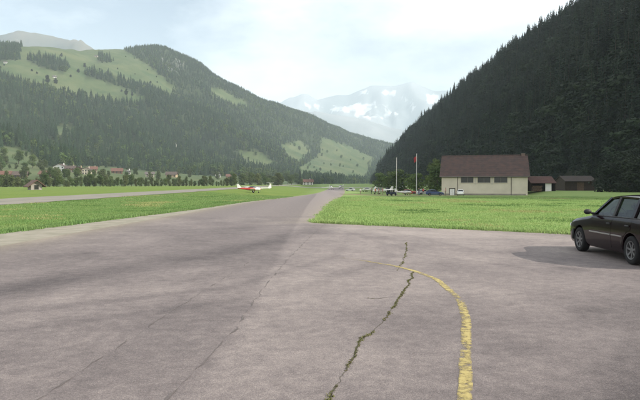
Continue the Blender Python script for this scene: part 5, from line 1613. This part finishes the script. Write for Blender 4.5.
def make_line_mat():
    m = bpy.data.materials.new('worn_yellow_paint'); m.use_nodes = True
    t = m.node_tree; b = t.nodes['Principled BSDF']; b.inputs['Roughness'].default_value = 0.75
    g = t.nodes.new('ShaderNodeNewGeometry'); at = t.nodes.new('ShaderNodeAttribute'); at.attribute_name = 'wear'
    n = t.nodes.new('ShaderNodeTexNoise'); n.inputs['Scale'].default_value = 13; n.inputs['Detail'].default_value = 9; n.inputs['Roughness'].default_value = 0.72
    t.links.new(g.outputs['Position'], n.inputs['Vector'])
    n2 = t.nodes.new('ShaderNodeTexNoise'); n2.inputs['Scale'].default_value = 60; n2.inputs['Detail'].default_value = 3
    t.links.new(g.outputs['Position'], n2.inputs['Vector'])
    mx = t.nodes.new('ShaderNodeMix'); mx.data_type = 'RGBA'; mx.inputs[6].default_value = (0.30, 0.24, 0.085, 1); mx.inputs[7].default_value = (0.39, 0.315, 0.115, 1)
    t.links.new(n2.outputs['Fac'], mx.inputs[0]); t.links.new(mx.outputs[2], b.inputs['Base Color'])
    ad = t.nodes.new('ShaderNodeMath'); ad.operation = 'ADD'; t.links.new(n.outputs['Fac'], ad.inputs[0]); t.links.new(at.outputs['Fac'], ad.inputs[1])
    mr = t.nodes.new('ShaderNodeMapRange'); mr.inputs['From Min'].default_value = 0.58; mr.inputs['From Max'].default_value = 0.80; t.links.new(ad.outputs[0], mr.inputs['Value'])
    tr = t.nodes.new('ShaderNodeBsdfTransparent'); ms = t.nodes.new('ShaderNodeMixShader')
    t.links.new(mr.outputs[0], ms.inputs[0]); t.links.new(b.outputs[0], ms.inputs[1]); t.links.new(tr.outputs[0], ms.inputs[2])
    t.links.new(ms.outputs[0], t.nodes['Material Output'].inputs['Surface'])
    return m
yl = grid_mesh('yellow_line', LX, LY, np.full_like(LX, 0.035), make_line_mat(), attrs={'wear': wear})
tag(yl, 'worn yellow guide line curving across the asphalt', None, kind='structure')

M_CRACK = mat('crack_fill', (0.095, 0.085, 0.066), 0.95, var=0.3, scale=20)
M_WEED = mat('crack_weeds', (0.165, 0.150, 0.070), 0.9, color2=(0.110, 0.120, 0.045), scale=9, coords='World', translucent=0.15)
def crack(name, label, pts, width, seed, m_=None, least=0.12):
    pth, s2 = smooth_path(pts, 260)
    tn = np.gradient(pth, axis=0); tn /= np.linalg.norm(tn, axis=1)[:, None]; nn = np.stack([-tn[:, 1], tn[:, 0]], 1)
    off = np.array([0.05 * noise.noise(Vector((v * 2.3, seed, 0))) + 0.025 * noise.noise(Vector((v * 9, seed, 1))) for v in s2])
    pth = pth + nn * off[:, None]
    w_ = np.array([width * max(least, (0.55 if m_ is None else 0.12) + 0.9 * noise.noise(Vector((v * 3.1, seed, 4)))) for v in s2])
    C2 = np.array([-1, 0, 1.0])
    X = pth[:, 0:1] + nn[:, 0:1] * C2 * w_[:, None]; Y = pth[:, 1:2] + nn[:, 1:2] * C2 * w_[:, None]
    o = grid_mesh(name, X, Y, np.full_like(X, 0.0335), m_ or M_CRACK)
    tag(o, label, None, kind='structure')
    return pth, nn, s2, w_
CR = [(-0.25, 3.0), (0.0, 4.6), (0.14, 5.23), (0.30, 5.95), (0.46, 6.8), (0.66, 7.3), (0.82, 7.8), (1.05, 8.7), (1.27, 9.6), (1.52, 10.6), (1.80, 11.95)]
CR2 = [(1.52, 12.2), (1.72, 13.1), (2.0, 14.6), (2.3, 16.5), (2.5, 18.0)]
SEAMS = [([(0.3, 27.0), (-0.37, 19), (-0.92, 10.2), (-1.0, 7.5), (-1.18, 5.3), (-1.45, 3.2)], 0.030, 21.0, 'dark worn paving seam left of the weedy crack'),
         ([(-1.55, 13.5), (-1.8, 10.5), (-2.0, 8.1), (-2.2, 5.4), (-2.4, 3.6)], 0.024, 33.0, 'thin dark crack further left of the paving seam')]
CR3 = [(0.70, 9.25), (0.84, 9.2), (1.02, 9.3)]
WV = []; WF = []
M_SEAM = mat('worn_seam', (0.120, 0.104, 0.101), 0.95, var=0.3, scale=12)
for (pts_, w0, sd, lab) in SEAMS:
    crack('asphalt_seam', lab, pts_, w0, sd, m_=M_SEAM, least=0.0)
for (pts_, w0, sd, dens, lab) in ((CR, 0.007, 1.0, 3000, 'long crack with weeds running across the asphalt'), (CR2, 0.010, 2.0, 900, 'weedy crack continuing beyond the yellow line'), (CR3, 0.010, 3.0, 40, 'short side crack left of the long weedy crack')):
    pth, nn, s2, w_ = crack('asphalt_crack', lab, pts_, w0, sd)
    r = random.Random(int(sd))
    for k in range(dens):
        i = r.randrange(len(s2)); cl = noise.noise(Vector((s2[i] * 1.4, sd, 11))) + 0.5 * noise.noise(Vector((s2[i] * 5.0, sd, 13)))
        if cl < -0.22: continue
        amp_ = max(0.12, min(0.8, 0.35 + cl * 1.1))
        c = Vector((pth[i, 0], pth[i, 1], 0.032)) + Vector((nn[i, 0], nn[i, 1], 0)) * r.gauss(0, 0.014 * amp_ + 0.005)
        a = r.uniform(0, 6.28); h = r.uniform(0.008, 0.022) * amp_ + 0.004; lean = r.uniform(0.2, 1.2) * h; w = r.uniform(0.004, 0.010)
        i0 = len(WV)
        dx, dy = math.cos(a), math.sin(a)
        WV += [(c.x - dy * w, c.y + dx * w, c.z), (c.x + dy * w, c.y - dx * w, c.z), (c.x + dx * lean, c.y + dy * lean, c.z + h)]
        WF.append((i0, i0 + 1, i0 + 2))
wo_ = mesh_obj('crack_weeds', WV, WF, M_WEED)
tag(wo_, 'short olive weeds growing in the asphalt cracks', None, kind='stuff')

# ------------------------------------------------------------------ grass blades on the nearer meadows
M_BLADE = mat('grass_blades', (0.138, 0.245, 0.074), 0.75, color2=(0.195, 0.275, 0.100), scale=0.35, coords='World', translucent=0.3, spec=0.2, detail=7)
M_BLADE_DRY = mat('dry_grass_blades', (0.330, 0.320, 0.150), 0.8, color2=(0.260, 0.290, 0.105), scale=0.8, coords='World', translucent=0.25, spec=0.15)
M_BLADE_DEEP = mat('deep_green_blades', (0.090, 0.175, 0.050), 0.75, color2=(0.125, 0.200, 0.060), scale=0.8, coords='World', translucent=0.3, spec=0.2)
M_BLADE_R = mat('hay_grass_blades', (0.205, 0.330, 0.105), 0.75, color2=(0.295, 0.375, 0.140), scale=0.35, coords='World', translucent=0.3, spec=0.2, detail=7)
def turf(seed, n=200, size=0.75, hmin=0.02, hmax=0.065, m_=None):
    r = random.Random(seed); V = []; F = []
    for k in range(n):
        x, y = r.uniform(-size, size), r.uniform(-size, size)
        if x * x + y * y > size * size * 1.2: continue
        a = r.uniform(0, 6.28); h = r.uniform(hmin, hmax); w = r.uniform(0.008, 0.018); ln = h * r.uniform(0.1, 0.9); dx, dy = math.cos(a), math.sin(a)
        i = len(V)
        V += [(x - dy * w, y + dx * w, -0.01), (x + dy * w, y - dx * w, -0.01), (x + dx * ln * 0.4 + dy * w * 0.7, y + dy * ln * 0.4 - dx * w * 0.7, h * 0.65), (x + dx * ln * 0.4 - dy * w * 0.7, y + dy * ln * 0.4 + dx * w * 0.7, h * 0.65), (x + dx * ln, y + dy * ln, h)]
        F += [(i, i + 1, i + 2, i + 3), (i + 3, i + 2, i + 4)]
    me = bpy.data.meshes.new('turf'); me.from_pydata(V, [], F); me.update()
    return with_mat(me, m_ or M_BLADE)
COL_TURF = proto_collection('turf_patches', [turf(s) for s in range(3)] + [turf(10 + s, 130, 0.6, 0.05, 0.13, M_BLADE_R) for s in range(2)] + [turf(20, 40, 0.20, 0.05, 0.15, M_BLADE_R)]
    + [turf(s, m_=M_BLADE_R) for s in range(3)] + [turf(20, 40, 0.20, 0.05, 0.15)] + [turf(30 + s, 150, 0.7, 0.03, 0.09, M_BLADE_DRY) for s in range(2)] + [turf(40, 120, 0.6, 0.03, 0.10, M_BLADE_DEEP)])    # 0-2 left turf, 3-4 taller, 5 edge tuft, 6-8 right turf, 9 left edge tuft
gp = []; gi_ = []; gs = []
def add_patch(x, y, i, s):
    v_ = noise.noise(Vector((x / 6.0, y / 11.0, 2.0))) + 0.5 * noise.noise(Vector((x / 1.7, y / 2.6, 5.0)))
    if i in (0, 1, 2, 3, 6):
        if v_ > 0.42 and rng.random() < 0.6: i = 10 + int(rng.integers(0, 2))
        elif v_ < -0.38 and rng.random() < 0.6: i = 12
    gp.append((x, y, float(gz(x, y)) - 0.005)); gi_.append(i); gs.append((s, s, s * rng.uniform(0.8, 1.2) * float(np.interp(y, [40, 125], [1.0, 0.2]))))
y = 12.0
while y < 125:
    step = 0.85 if y < 45 else (1.2 if y < 75 else 1.7)
    x_r = float(lerp_tab(XR, y)) + 0.70
    x = x_r
    xmax = min(0.54 * y + 4, 52)
    while x < xmax:
        add_patch(x + rng.uniform(-.3, .3) * step, y + rng.uniform(-.3, .3) * step, 0 if rng.random() < 0.9 else 3, step / 0.8)
        gi_[-1] = int(6 + rng.integers(0, 3)) if gi_[-1] == 0 else (int(3 + rng.integers(0, 2)) if gi_[-1] == 3 else gi_[-1])
        x += step
    x = (float(lerp_tab(XG, y)) if y < 150 else 0) - 0.75
    xmin = max(-24.4, -0.54 * y - 4)
    while x > xmin:
        add_patch(x + rng.uniform(-.3, .3) * step, y + rng.uniform(-.3, .3) * step, int(rng.integers(0, 3)), step / 0.8)
        x -= step
    y += step
# ragged tufts along the asphalt and gravel edges
for k in range(2200):
    y = float(rng.uniform(10, 80)) if k % 3 else float(rng.uniform(19, 28))
    x = float(lerp_tab(XR, y)) + abs(rng.normal(0, 0.3)) - (0.06 if rng.random() < 0.75 else rng.uniform(0.0, 0.4))
    add_patch(x, y, 5, rng.uniform(0.6, 1.3))
    y = float(rng.uniform(14, 80)); x = float(lerp_tab(XG, y)) - abs(rng.normal(0, 0.35)) + 0.10
    add_patch(x, y, 9, rng.uniform(0.6, 1.3))
gp = np.array(gp); 
inside = np.abs(gp[:, 0]) < 0.54 * gp[:, 1] + 5
scatter('meadow_grass', gp[inside], np.array(gs)[inside], rng.uniform(0, 6.28, inside.sum()), np.array(gi_)[inside], COL_TURF, 'short green grass of the meadows beside the taxiway')

# ------------------------------------------------------------------ haze: one closed box of thin air round the whole place
bm = bmesh.new(); add_box(bm, -7900, 7900, -320, 16500, -40, 2150)
hz_m = bpy.data.materials.new('haze_air'); hz_m.use_nodes = True
t = hz_m.node_tree; t.nodes.remove(t.nodes['Principled BSDF'])
pv = t.nodes.new('ShaderNodeVolumePrincipled')
pv.inputs['Color'].default_value = (0.78, 0.90, 1.0, 1)
pv.inputs['Density'].default_value = 0.000108
pv.inputs['Anisotropy'].default_value = -0.25
t.links.new(pv.outputs['Volume'], t.nodes['Material Output'].inputs['Volume'])
haze = bm_obj('haze', bm, hz_m)
tag(haze, 'thin pale haze filling the valley air', None, kind='stuff')
